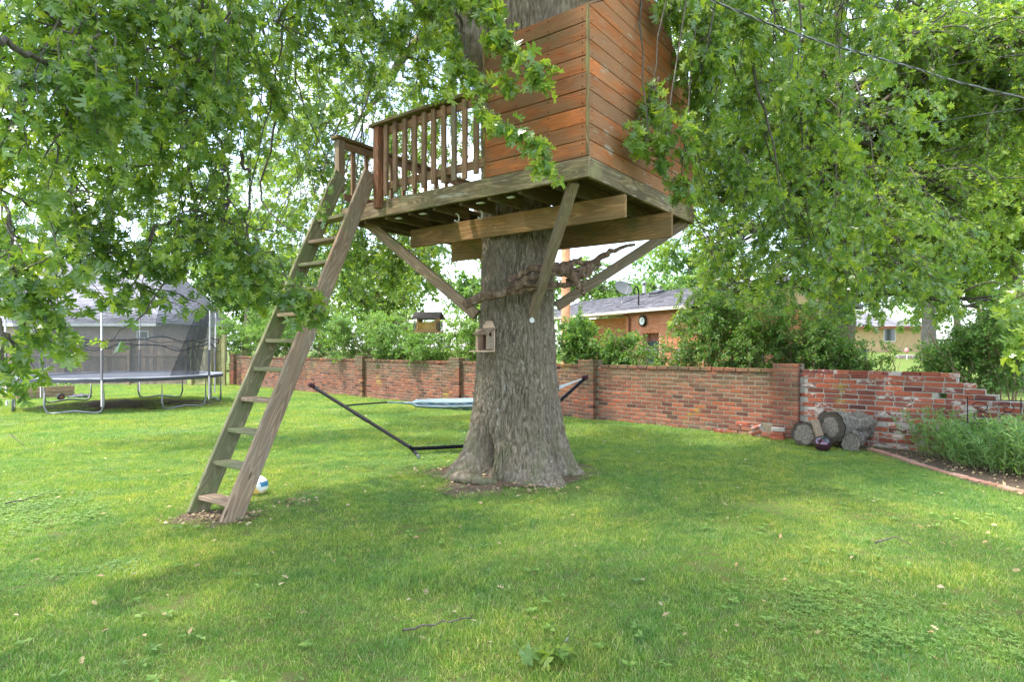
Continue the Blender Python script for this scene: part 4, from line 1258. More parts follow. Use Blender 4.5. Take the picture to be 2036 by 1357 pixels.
# the net: hangs between the poles, sagging, with two dark bands
n = 144; rows = 9
V = []; 
for j in range(rows):
    f = j / (rows - 1)
    for i in range(n):
        a = 2 * math.pi * i / n
        ph = ((math.degrees(a) + 67) % 60) / 60
        sag = math.sin(ph * math.pi)
        r = 1.98 + (.36 - .22 * sag) * f
        z = TH_ + .03 + (1.68 - .20 * sag) * f
        V.append(TC + Vector((r * math.cos(a), r * math.sin(a), z)))
F = [(j * n + i, j * n + (i + 1) % n, (j + 1) * n + (i + 1) % n, (j + 1) * n + i) for j in range(rows - 1) for i in range(n)]
obj('safety_net', mesh_np('safety_net', V, F, M_NET, True), tp)
for zf, am, ph0 in ((.60, .05, 0.0), (.50, .07, 1.4)):
    pts = [TC + Vector(((1.99 + .36 * zf - .12 * zf * math.sin(t * 3 + 1.3) ** 2) * math.cos(t), (1.99 + .36 * zf) * math.sin(t), TH_ + 1.68 * zf - .1 + am * math.sin(t * 7 + ph0) + .03 * math.sin(t * 17))) for t in np.linspace(0, 2 * math.pi, 120)]
    tubes('net_band', [pts], [.016], M_NETD, tp, 6)
# bunched doorway of the net on the right
V = []
for j in range(10):
    f = j / 9
    for i in range(16):
        g = i / 15
        a = math.radians(-6 - (24 - 14 * f) * g)
        r = 2.05 + .30 * f + .05 * math.sin(g * 25)
        V.append(TC + Vector((r * math.cos(a), r * math.sin(a), TH_ + .04 + 1.62 * f)))
F = [(j * 16 + i, j * 16 + i + 1, (j + 1) * 16 + i + 1, (j + 1) * 16 + i) for j in range(9) for i in range(15)]
obj('net_doorway', mesh_np('net_doorway', V, F, M_NETD, True), tp)

# ---------------------------------------------------------------- board fence and gate at the back left
def board_fence(name, p0, p1, H, label, mat, bw=.142, lim=300, rails=(.35, 1.15), posts=2.4, cat='fence', front=True, postw=.10, bot=.04):
    p0, p1 = Vector(p0), Vector(p1)
    t = thing(name, p0, label, cat)
    d = (p1 - p0); L = d.length; d.normalize(); nrm = UPZ.cross(d)
    if nrm.y > 0: nrm = -nrm
    var = [box_me('fence_board', H - bot, .018, bw - .006, mat, .002, .001) for _ in range(4)]
    k = 0; s = 0
    while s + bw <= L:
        M = frame(p0 + d * (s + bw / 2) + Vector((0, 0, bot + R.uniform(-.01, .015))), UPZ + Vector((R.uniform(-.004, .004), 0, 0)), d)
        obj('fence_board', var[k % 4], t, M); k += 1; s += bw
    for z in rails: board('rail', p0 + nrm * .03 + Vector((0, 0, z)), p1 + nrm * .03 + Vector((0, 0, z)), .085, .038, UPZ, mat, t)
    s = .05
    while s < L + .1:
        q = p0 + d * min(s, L - .05) + nrm * .075
        board('post', q, q + Vector((0, 0, H + .02)), postw, postw, d, mat, t); s += posts
    return t
board_fence('board_fence', (-27.0, 22.6, 0), (-12.75, 23.9, 0), 1.82, 'weathered grey brown board fence standing behind the trampoline', M_FENCE)
g = board_fence('board_gate', (-12.55, 23.7, 0), (-11.75, 23.35, 0), 1.80, 'greenish board gate with a diagonal brace beside the fence', M_GATE, rails=(.30, 1.45), posts=9, cat='gate')
board('diagonal_brace', (-12.5, 23.62, 1.42), (-11.80, 23.25, .34), .085, .03, UPZ, M_GATE, g)
for x, y, lab in ((-11.62, 23.25, 'thick greenish gate post nearest the gate'), (-11.12, 23.3, 'greenish fence post nearest the end of the brick wall')):
    t = thing('fence_post', (x, y, 0), lab, 'post')
    board('shaft', (x, y, 0), (x, y, 1.93), .13, .13, (1, 0, 0), M_GATE, t, ch=.012)
    board('end_cap', (x, y, 1.932), (x, y, 1.965), .15, .15, (1, 0, 0), M_GATE, t, ch=.01, seg=1)
board_fence('fence_end_panel', (-11.50, 23.35, 0), (-11.22, 23.4, 0), 1.78, 'narrow greenish board panel between the two thick posts', M_GATE, rails=(.5, 1.4), posts=9, cat='fence panel', postw=.05)

# raised planter
rp = thing('raised_planter', (-13.6, 17.4, 0), 'low wooden raised bed full of greens left of the trampoline', 'planter')
pa, pb = gp(35, 796), gp(147, 789)
dx = (pb - pa).normalized(); dy = UPZ.cross(dx)
for a, b in ((pa, pb), (pa + dy * 1.0, pb + dy * 1.0), (pa, pa + dy), (pb, pb + dy)):
    for z in (.085, .255): board('side_board', a + Vector((0, 0, z)), b + Vector((0, 0, z)), .16, .04, UPZ, M_BED, rp)
obj('soil', box_me('soil', (pb - pa).length - .08, .92, .26, M_MULCH, 0), rp, frame(pa + dx * .04 + dy * .5 + Vector((0, 0, .14)), dx, UPZ))
# small things by the planter
wh = thing('toy_wheel', gp(120, 797), 'small red hubbed wheel leaning on the planter', 'wheel')
cw = gp(121, 797) + Vector((0, 0, .10))
disc('tyre', cw, -dy, .095, .05, M_DARKPL, wh, 20); disc('hub', cw - dy * .03, -dy, .045, .03, M_BROWN, wh, 14)
bg = bmesh.new(); bmesh.ops.create_icosphere(bg, subdivisions=3, radius=1)
for v in bg.verts:
    v.co = Vector((v.co.x * .30, v.co.y * .16, max(-.02, v.co.z * .10))) * (1 + .25 * math.sin(v.co.x * 9 + v.co.y * 7))
o = obj('garden_bag', bm_mesh('garden_bag', bg, M_DARKPL, True), None, Matrix.Translation(gp(160, 792) + Vector((0, 0, .02))))
tag(o, 'flat dark bag lying on the grass right of the planter', 'bag')

# ---------------------------------------------------------------- houses
def roof_slope(parent, e0, e1, r0, r1, mat, rows, tab=.32, lift=.02, name='shingles'):
    """eave e0-e1 up to ridge r0-r1: overlapping rows of shingle tabs on a deck"""
    e0, e1, r0, r1 = map(Vector, (e0, e1, r0, r1))
    nrm = (e1 - e0).cross(r0 - e0).normalized()
    if nrm.z < 0: nrm = -nrm
    rnd = random.Random(9)
    V, F = [], []
    for k in range(rows):
        t0, t1 = k / rows, min(1, (k + 1.12) / rows)
        a0, b0 = e0.lerp(r0, t0), e1.lerp(r1, t0)
        a1, b1 = e0.lerp(r0, t1), e1.lerp(r1, t1)
        L = (b0 - a0).length
        n = max(1, int(L / tab)); off = rnd.uniform(0, 1)
        for i in range(n + 1):
            f0, f1 = max(0, (i - off) / n), min(1, (i + 1 - off) / n - .0006)
            if f1 <= f0: continue
            li = lift + rnd.uniform(-.003, .006)
            q = [a0.lerp(b0, f0) + nrm * (li + .012), a0.lerp(b0, f1) + nrm * (li + .012), a1.lerp(b1, f1) + nrm * li * .4, a1.lerp(b1, f0) + nrm * li * .4]
            base = len(V)
            V += [tuple(p) for p in q] + [tuple(q[0] - nrm * .018), tuple(q[1] - nrm * .018)]
            F += [(base, base + 1, base + 2, base + 3), (base, base + 4, base + 5, base + 1)]
    obj(name, mesh_np(name, V, F, mat), parent, None, 'stuff')
    q = [e0, e1, r1, r0]
    V = [tuple(p) for p in q] + [tuple(p - nrm * .10) for p in q]
    obj('roof_deck', mesh_np('roof_deck', V, [(0, 1, 2, 3), (7, 6, 5, 4), (0, 4, 5, 1), (1, 5, 6, 2), (2, 6, 7, 3), (3, 7, 4, 0)], mat), parent)

# left house beyond the fence
hl = thing('grey_roofed_house', (-27, 32, 0), 'taupe sided house with a big grey shingle roof behind the board fence', 'house')
y0 = 31.0; xr = -18.4; xl = -38.0
for k in range(14):
    z = .1 + k * .19
    board('siding_board', (xl, y0, z + .1), (xr, y0, z + .1), .20, .02, Vector((0, .10, 1)), M_SIDING, hl, ch=.002, seg=1, warp=0)
    if z > .3: board('siding_board', (xr + .0, y0 + .04, z + .1), (xr, y0 + 8, z + .1), .20, .02, Vector((-.10, 0, 1)), M_SIDING, hl, ch=.002, seg=1, warp=0)
obj('wall_core', box_me('wall_core', xr - xl - .1, 7.8, 2.7, M_SIDING, 0), hl, Matrix.Translation((xl, y0 + 4.0, 1.38)))
roof_slope(hl, (xl, y0 - .5, 2.72), (xr + .4, y0 - .5, 2.72), (xl, y0 + 5.2, 6.5), (xr - 2.2, y0 + 5.2, 6.5), M_SHING2, 44)
roof_slope(hl, (xr + .4, y0 - .5, 2.72), (xr + .4, y0 + 8.5, 2.72), (xr - 2.2, y0 + 5.2, 6.5), (xr - 2.2, y0 + 5.25, 6.5), M_SHING2, 44)
board('fascia', (xl, y0 - .52, 2.62), (xr + .42, y0 - .52, 2.62), .16, .03, UPZ, M_WHITE, hl, warp=0)
board('soffit', (xl, y0 - .26, 2.60), (xr + .40, y0 - .26, 2.60), .48, .02, (0, 1, 0), M_WHITE, hl, warp=0)
def window(parent, c, wd, nn, w, h, frame_m=None, mull=0, mh=0):
    """window centred at c in a wall running along wd facing nn"""
    wd, nn = Vector(wd).normalized(), Vector(nn).normalized()
    fr = board('window', c - wd * w / 2 + nn * .03, c + wd * w / 2 + nn * .03, h, .04, UPZ, frame_m or M_WHITE, parent, warp=0, seg=1)
    for i in range(mull + 1):
        for j in range(mh + 1):
            ww, hh = (w - .1) / (mull + 1), (h - .1) / (mh + 1)
            cc = c - wd * (w - .1) / 2 + wd * (ww * (i + .5)) + Vector((0, 0, -(h - .1) / 2 + hh * (j + .5))) + nn * .052
            obj('pane', box_me('pane', ww - .03, .006, hh - .03, M_GLASS, 0), fr, frame(cc - wd * (ww - .03) / 2, wd, UPZ))
    return fr
window(hl, Vector((xr - .55, y0, 1.95)), (1, 0, 0), (0, -1, 0), .62, .75, mull=0, mh=1)
window(hl, Vector((-29.5, y0, 1.7)), (1, 0, 0), (0, -1, 0), 1.3, 1.1, mull=1, mh=1)

# brick house on the right beyond the garden wall
HK = Vector((4.54, 24.0, 0)); HDv = Vector((.43, -.90, 0)).normalized(); HN = Vector((-.90, -.43, 0)).normalized()
def HPt(s, d, z): return HK + HDv * s + HN * d + Vector((0, 0, z))
hb = thing('brick_house', HPt(4, -3, 0), 'orange brick house with a low grey shingle roof beyond the garden wall', 'house')
HL = 5.9; HDEP = 5.0; RG = 2.4; RZ = 3.85
mats = []
for row in range(36):
    run_bricks(0.0, HL, row, 0.0, mats, lambda s, r: (1.02 < s < 1.98 and 5 < r < 26), wp=HPt, wd=HDv, wn=HN)
HO = 7.0                                        # the set-back wing to the left
for row in range(36):
    run_bricks(-HO, -.02, row, -1.2, mats, lambda s, r: (-1.42 < s < -.42 and 12 < r < 28), wp=HPt, wd=HDv, wn=HN)
def HEnd(s, d, z): return HPt(HL + d, -s, z)
for row in range(36): run_bricks(.0, HDEP, row, 0.0, mats, None, wp=HEnd, wd=-HN, wn=HDv)
hv = variants('brick', M_HBRICK, 4, ch=.003)
vis = [m for m in mats if m.translation.z > .8]
place_pieces('brick', mats, hv, hb, 300)
def hbox(name, s0, s1, d0, d1, z0, z1, mat, parent=None):
    M = Matrix((HDv, UPZ.cross(HDv), UPZ)).transposed().to_4x4(); M.translation = HPt(s0, (d0 + d1) / 2, (z0 + z1) / 2)
    return obj(name, box_me(name, s1 - s0, abs(d1 - d0), z1 - z0, mat, 0), parent or hb, M)
hbox('wall_core', .03, 1.0, -.012, -HDEP, 0, 2.80, M_MORTARH)
hbox('wall_core', 2.0, HL - .03, -.012, -HDEP, 0, 2.80, M_MORTARH)
hbox('wall_core', .99, 2.01, -.016, -HDEP + .1, 2.03, 2.79, M_MORTARH)
hbox('wall_core', .99, 2.01, -.35, -HDEP + .1, 0, 2.03, M_MORTARH)
hbox('wall_core', -HO + .03, 0, -1.212, -HDEP + .2, 0, 2.80, M_MORTARH)
hbox('door_panel', 1.02, 1.98, -.30, -.34, .1, 2.02, M_BROWN)
dr = hbox('door', 1.08, 1.62, -.245, -.295, .1, 1.72, M_GLASS)
hbox('frieze_board', -.05, HL, .03, -.004, 2.70, 2.86, M_BROWN)
hbox('gutter', -.25, HL + .2, .46, .36, 2.80, 2.90, M_CREAM)
hbox('gutter', -HO, -.27, .455, .36, 2.80, 2.895, M_CREAM)
hbox('soffit', -HO, HL + .2, .355, -1.19, 2.862, 2.875, M_CREAM)
for s in (.28,): tubes('downpipe', [[HPt(s, .38, 2.84), HPt(s, .07, 2.62), HPt(s, .06, .1)]], [.045], M_BROWN, hb, 8)
fw = window(hb, HPt(-.92, -1.2, 1.55), HDv, HN, 1.0, 1.2, M_WHITE, 1, 0)
roof_slope(hb, HPt(-HO - .3, .44, 2.88), HPt(HL + .3, .44, 2.88), HPt(-HO - .3, -RG, RZ), HPt(HL + .3, -RG, RZ), M_SHING, 24, .30)
roof_slope(hb, HPt(-HO - .3, -HDEP - .4, 2.88), HPt(HL + .3, -HDEP - .4, 2.88), HPt(-HO - .3, -RG - .01, RZ), HPt(HL + .3, -RG - .01, RZ), M_SHING, 24, .30)
prism('gable_board', [(0, 2.81), (HDEP - .05, 2.81), (RG, RZ - .10)], HPt(HL - .06, -.03, 0), -HN, UPZ, HDv, .04, M_TAN, hb)
# clock and meter on the wall
ck2 = thing('wall_clock', HPt(1.12, .05, 2.48), 'small round black rimmed clock high on the brick house wall', 'clock')
disc('rim', HPt(1.12, .05, 2.48), HN, .21, .07, M_BLACK, ck2, 28); disc('dial', HPt(1.12, .094, 2.48), HN, .15, .012, M_WHITE, ck2, 28)
for ang, ln in ((.6, .10), (2.4, .07)):
    c = HPt(1.12, .108, 2.48)
    board('hand', c, c + HDv * math.sin(ang) * ln + UPZ * math.cos(ang) * ln, .014, .004, HDv * math.cos(ang) - UPZ * math.sin(ang), M_BLACK, ck2, ch=0, seg=1)
disc('meter', HPt(.10, .05, 1.72), HN, .10, .09, M_GALV, hb, 16, .2)
# roof fittings: each stands on the slope
def roof_pt(s, t): return HPt(s, .44 - (RG + .44) * t, 2.90 + (RZ - 2.88) * t)
def pipe(s, t, h, r, label, hat=False, m=None):
    p = roof_pt(s, t); o = thing('roof_vent', p, label, 'vent pipe', 'vents on the brick house roof')
    tubes('pipe', [[p - Vector((0, 0, .05)), p + Vector((0, 0, h))]], [r], m or M_GALV, o, 10)
    disc('flashing', p + Vector((0, 0, .03)), UPZ, r * 2, .03, M_DARKPL, o, 12)
    if hat: disc('cap', p + Vector((0, 0, h + .03)), UPZ, r * 1.7, .09, M_GALV, o, 14, .35)
pipe(-1.7, .93, .50, .07, 'short capped vent pipe at the left end of the roof ridge', True)
pipe(4.1, .84, .95, .12, 'tall thick vent pipe near the ridge of the brick house', True)
pipe(2.9, .62, .50, .035, 'slim vent pipe standing left of the antenna mast')
pipe(3.75, .74, .42, .04, 'slim vent pipe right of the antenna mast')
mp = roof_pt(3.2, .66)
am = thing('antenna_mast', mp, 'thin grey mast rising from the middle of the brick house roof', 'mast')
tubes('mast', [[mp - Vector((0, 0, .05)), mp + Vector((0, 0, 1.55))]], [.045], M_GALV, am, 8)
disc('base_plate', mp + Vector((0, 0, .04)), UPZ, .14, .05, M_DARKPL, am)
bx = roof_pt(4.4, .97)
sl = thing('ridge_vent', roof_pt(-.3, .8), 'flat dark vent hood lying on the roof beside the satellite dish', 'roof vent')
obj('hood', box_me('hood', .62, .4, .12, M_DARKPL, .03), sl, frame(roof_pt(-.7, .80) + Vector((0, 0, .10)), HDv, UPZ + HN * .3))
obj('base_plate', box_me('base_plate', .70, .46, .03, M_GALV, .003), sl, frame(roof_pt(-.74, .80) + Vector((0, 0, .03)), HDv, UPZ + HN * .3))
hk = thing('conduit_hook', roof_pt(.55, .25), 'curled black conduit sticking up from the roof edge', 'conduit')
p = roof_pt(.55, .22)
tubes('conduit', [curve_pts([p - Vector((0, 0, .05)), p + Vector((0, 0, .55)), p + Vector((-.08, 0, .75)), p + Vector((-.18, 0, .6)), p + Vector((-.16, 0, .45))], 5)], [.03], M_BLACK, hk, 8)
# satellite dish
sd = thing('satellite_dish', roof_pt(-1.6, .5), 'round grey satellite dish on the brick house roof', 'satellite dish')
V = []; F = []
for k in range(9):
    r = .40 * k / 8
    for j in range(28):
        a = 2 * math.pi * j / 28
        V.append((r * math.cos(a) * 1.05, r * math.sin(a) * .92, .32 * r * r)); 
for k in range(9):
    r = .40 * k / 8
    for j in range(28):
        a = 2 * math.pi * j / 28
        V.append((r * math.cos(a) * 1.05, r * math.sin(a) * .92, .32 * r * r - .012))
for k in range(8):
    for j in range(28):
        a, b = k * 28 + j, k * 28 + (j + 1) % 28
        F.append((a, b, b + 28, a + 28)); F.append((252 + a, 252 + a + 28, 252 + b + 28, 252 + b))
dc = roof_pt(-1.55, .50) + Vector((0, 0, .62))
Md = Vector((.35, -.75, .55)).to_track_quat('Z', 'Y').to_matrix().to_4x4(); Md.translation = dc
obj('dish', mesh_np('dish', V, F, simple('dish_paint', (.11, .115, .11), .7), True), sd, Md)
tubes('mount', [[roof_pt(-1.55, .48), dc - Vector((0, 0, .05))]], [.025], M_GALV, sd)
tubes('feed_arm', [[Md @ Vector((0, -.34, .03)), Md @ Vector((0, -.12, .42))]], [.014], M_GALV, sd)
obj('receiver', box_me('receiver', .12, .05, .06, M_DARKPL, .01), sd, Md @ Matrix.Translation((-.06, -.11, .43)))

# tan house far right
ht = thing('tan_house', (26, 46, gh(26, 46)), 'far tan stuccoed house with a pale grey hip roof across the lawns', 'house')
zb = 1.05
def P2(px, Y, z): return Vector(((px - CX) / FPX * Y, Y, z))
yf = 45.0
xa, xb = P2(1672, yf, 0).x, P2(1832, yf, 0).x
obj('wall', box_me('wall', xb - xa, 8, 2.1, M_TAN, .0), ht, Matrix.Translation((xa, yf + 4, zb + 1.0)))
ez = CAMZ + 40 / FPX * yf
for a0, b0, c0, d0 in (((xa - .5, yf - .5, ez), (xb + .5, yf - .5, ez), (xa + 3.0, yf + 4, ez + 1.45), (xb - 2.8, yf + 4, ez + 1.45)), ((xb + .5, yf - .5, ez), (xb + .5, yf + 8.5, ez), (xb - 2.8, yf + 4, ez + 1.45), (xb - 2.8, yf + 4.05, ez + 1.45))):
    roof_slope(ht, a0, b0, c0, d0, M_SHING2, 16, .5)
board('fascia', (xa - .5, yf - .52, ez - .08), (xb + .5, yf - .52, ez - .08), .2, .04, UPZ, M_BROWN, ht, warp=0)
window(ht, P2(1768, yf, ez - .62), (1, 0, 0), (0, -1, 0), .9, 1.0, None, 0, 0)
rw = thing('retaining_edge', P2(1820, 38, .6), 'short row of grey retaining blocks on the far lawn', 'retaining wall')
for k in range(9):
    p = P2(1783 + k * 9.3, 38.0, 0); z = gh(p.x, p.y)
    obj('block', box_me('block', .27, .3, .24, M_BLOCK, .03, .006), rw, Matrix.Translation((p.x, p.y + .06 * math.sin(k), z + .10)))
for px, lab in ((1803, 'tiny pink ornament standing by the tan house'), (1856, 'tiny pink ornament at the right end of the retaining blocks')):
    p = P2(px, 37.2, 0); z = gh(p.x, p.y)
    t = thing('garden_ornament', (p.x, p.y, z), lab, 'ornament')
    tubes('stake', [[(p.x, p.y, z - .05), (p.x, p.y, z + .45)]], [.015], M_WHITE, t, 5)
    bm = bmesh.new(); bmesh.ops.create_icosphere(bm, subdivisions=2, radius=.12)
    for v in bm.verts: v.co.z *= 1.5
    obj('flower_head', bm_mesh('flower_head', bm, M_PINK, True), t, Matrix.Translation((p.x, p.y, z + .55)))

# chain-link fence in front of the brick house
cl = thing('chain_link_fence', (3.2, 17.6, 0), 'silver chain link fence between the garden wall and the brick house', 'fence')
ca, cb = Vector((1.2, 20.0, 0)), Vector((8.2, 14.0, 0)); cd = (cb - ca); cL = cd.length; cd.normalize()
HF_ = 1.42
tubes('top_rail', [[ca + UPZ * HF_, cb + UPZ * HF_]], [.022], M_GALV, cl)
for k in range(5):
    q = ca + cd * (cL * k / 4); tubes('post', [[q, q + UPZ * (HF_ + .03)]], [.028], M_GALV, cl)
w = []
s = -HF_
while s < cL:
    for sg in (1, -1):
        a0, b0 = s, s + HF_
        z0, z1 = (0, HF_) if sg > 0 else (HF_, 0)
        lo, hi = max(a0, 0), min(b0, cL)
        if hi > lo:
            f0, f1 = (lo - a0) / HF_, (hi - a0) / HF_
            w.append([ca + cd * lo + UPZ * (z0 + (z1 - z0) * f0), ca + cd * hi + UPZ * (z0 + (z1 - z0) * f1)])
    s += .075
V, F = fix_quads(*tube_np(w, [.0022] * len(w), 3)); obj('mesh', mesh_np('wire_mesh', V, F, M_GALV), cl, None, 'stuff').name = 'wire_mesh'

# poles and overhead wires
up = thing('utility_pole', (1.80, 20.2, 0), 'reddish brown wooden utility pole just right of the oak trunk, beyond the wall', 'utility pole')
tubes('shaft', [[(1.80, 20.2, 0), (1.80, 20.2, 7.4)]], [np.array([.16, .14])], M_POLE, up, 14)
board('cross_arm', (1.1, 20.2, 6.9), (2.5, 20.2, 6.9), .11, .09, UPZ, M_POLE, up)
up = thing('utility_pole', P2(1952, 40, 0), 'thin distant grey pole in front of the far right trees', 'utility pole')
p = P2(1952, 40, 0)
tubes('shaft', [[(p.x, p.y, .5), (p.x, p.y, 8.4)]], [np.array([.18, .14])], simple('grey_pole_wood', (.36, .29, .24), .9), up, 10)
board('cross_arm', (p.x - .9, p.y, 8.0), (p.x + .9, p.y, 8.0), .12, .1, UPZ, M_POLE, up)
def wire(pts, r, label, twist=False, m=None):
    c = curve_pts(pts, 24)
    if twist:
        n = len(c); ph = np.linspace(0, 60, n)
        c2 = curve_pts(pts, 120); ph = np.linspace(0, 2 * np.pi * 26, len(c2))
        off = np.stack([0 * ph, np.cos(ph), np.sin(ph)], -1) * r * 1.05
        t = thing('power_cable', pts[0], label, 'cable')
        tubes('strand', [c2 + off], [r], m or M_CABLE, t, 5); tubes('strand', [c2 - off], [r], M_STEELW, t, 5)
    else:
        o = tubes('power_cable', [c], [r], m or M_CABLE, None, 5); tag(o, label, 'cable')
wire([at(1250, -70, 5.2), at(1560, 58, 5.9), at(1800, 130, 6.5), at(2080, 205, 7.4), at(2900, 390, 11.0)], .0062, 'thick twisted power cable crossing the upper right leaves', True)
wire([at(1660, 170, 12.4), at(1850, 137, 11.8), at(2080, 104, 11.0), at(3000, 40, 9.0)], .011, 'dark cable rising to the right edge above the crown gap')
wire([at(1700, 268, 12.4), at(1850, 245, 11.8), at(2080, 210, 11.0), at(3000, 110, 9.0)], .010, 'lower dark cable rising towards the right edge')
wire([at(1700, 120, 11.4), at(1850, 50, 11.0), at(2000, -30, 10.6)], .006, 'thin pale cable slanting steeply up through the leaves')
# ---------------------------------------------------------------- foliage
def leaf_oak(fold=.25, droop=.30, twist=.1, k=0):
    """pin-oak leaf, length 1: petiole, deep pointed lobes"""
    r = random.Random(k)
    j = lambda s=.03: r.uniform(-s, s)
    mids = [(0, .20), (0, .37), (0, .57), (0, .77), (0, 1.0)]
    V = [(-.012, 0), (.012, 0)] + mids
    half = []
    for sx in (1, -1):
        b = len(V)
        V += [(sx * (.25 + j()), .30 + j()), (sx * .045, .39), (sx * (.47 + j()), .56 + j()), (sx * (.30 + j()), .66 + j()), (sx * .050, .58),
              (sx * (.38 + j()), .86 + j()), (sx * (.20 + j()), .90 + j()), (sx * .045, .78), (sx * (.10 + j(.02)), .90)]
        L1, S1, A2, B2, S2, A3, B3, S3, T = range(b, b + 9)
        m0, m1, m2, m3, m4 = 2, 3, 4, 5, 6
        f = [(m0, L1, S1), (m0, S1, m1), (S1, A2, S2), (A2, B2, S2), (m1, S1, S2), (m1, S2, m2), (S2, A3, S3), (A3, B3, S3), (m2, S2, S3), (m2, S3, m3), (m3, S3, T), (m3, T, m4)]
        half += f if sx > 0 else [t[::-1] for t in f]
    F = [(0, 1, 2)] + half
    V = np.array(V, float)
    z = np.abs(V[:, 0]) * fold - droop * V[:, 1] ** 2 + twist * V[:, 0] * V[:, 1] * 2
    return np.column_stack([V, z]), np.array(F)
def leaf_mid(k=0):
    V = np.array([(0, .15, 0), (0, .42, -.03), (0, .68, -.10), (0, 1, -.22)] + [q for sx in (1, -1) for q in ((sx * .27, .36, .06), (sx * .44, .66, .05), (sx * .30, .92, -.06))])
    F = []
    for sx, b in ((1, 4), (-1, 7)):
        f = [(0, b, 1), (1, b + 1, 2), (2, b + 2, 3)]
        F += f if sx > 0 else [t[::-1] for t in f]
    return V, np.array(F)
def leaf_small():
    V = np.array([(0, 0, 0), (.30, .45, .05), (0, 1, -.12), (-.30, .45, .05)]); return V, np.array([(0, 1, 2), (0, 2, 3)])
def leaf_lance():
    V = np.array([(0, 0, 0), (.09, .4, .02), (.05, .75, -.05), (0, 1, -.15), (-.05, .75, -.05), (-.09, .4, .02)]); return V, np.array([(0, 1, 5), (1, 2, 5), (2, 4, 5), (2, 3, 4)])
OAKS = [leaf_oak(.28, .30, .12, 1), leaf_oak(.15, .55, -.25, 2), leaf_oak(.6, .10, .15, 3), leaf_oak(.2, .75, .35, 4), leaf_oak(.9, .35, -.3, 5), leaf_oak(-.4, .2, .2, 6)]
MIDS = [leaf_mid()]
SMALL = [leaf_small()]

def frames(D, g, upn=.55, up=None):
    """leaf frames: y along D, z roughly up"""
    D = D / (np.linalg.norm(D, axis=1, keepdims=True) + 1e-9)
    Z = np.tile(np.array([0, 0, 1.0]) if up is None else np.array(up, float), (len(D), 1)) + g.normal(0, upn, D.shape)
    Z -= D * (Z * D).sum(1, keepdims=True)
    Z /= np.linalg.norm(Z, axis=1, keepdims=True) + 1e-9
    X = np.cross(D, Z)
    return np.stack([X, D, Z], -1)             # columns
def leaves_mesh(name, P, Rm, S, tmpls, mat, g):
    Vs, Fs, n = [], [], 0
    idx = g.integers(0, len(tmpls), len(P))
    for k, (V, F) in enumerate(tmpls):
        m = idx == k
        if not m.any(): continue
        wv = np.ones((int(m.sum()), 1, 3)); wv[:, 0, 0] = g.uniform(.7, 1.15, int(m.sum()))
        q = np.einsum('nij,vj->nvi', Rm[m] * S[m][:, None, None] * wv, V) + P[m][:, None, :]
        c = len(P[m])
        Vs.append(q.reshape(-1, 3))
        Fs.append((F[None] + (np.arange(c) * len(V))[:, None, None]).reshape(-1, 3) + n)
        n += c * len(V)
    return mesh_np(name, np.concatenate(Vs), np.concatenate(Fs), mat)

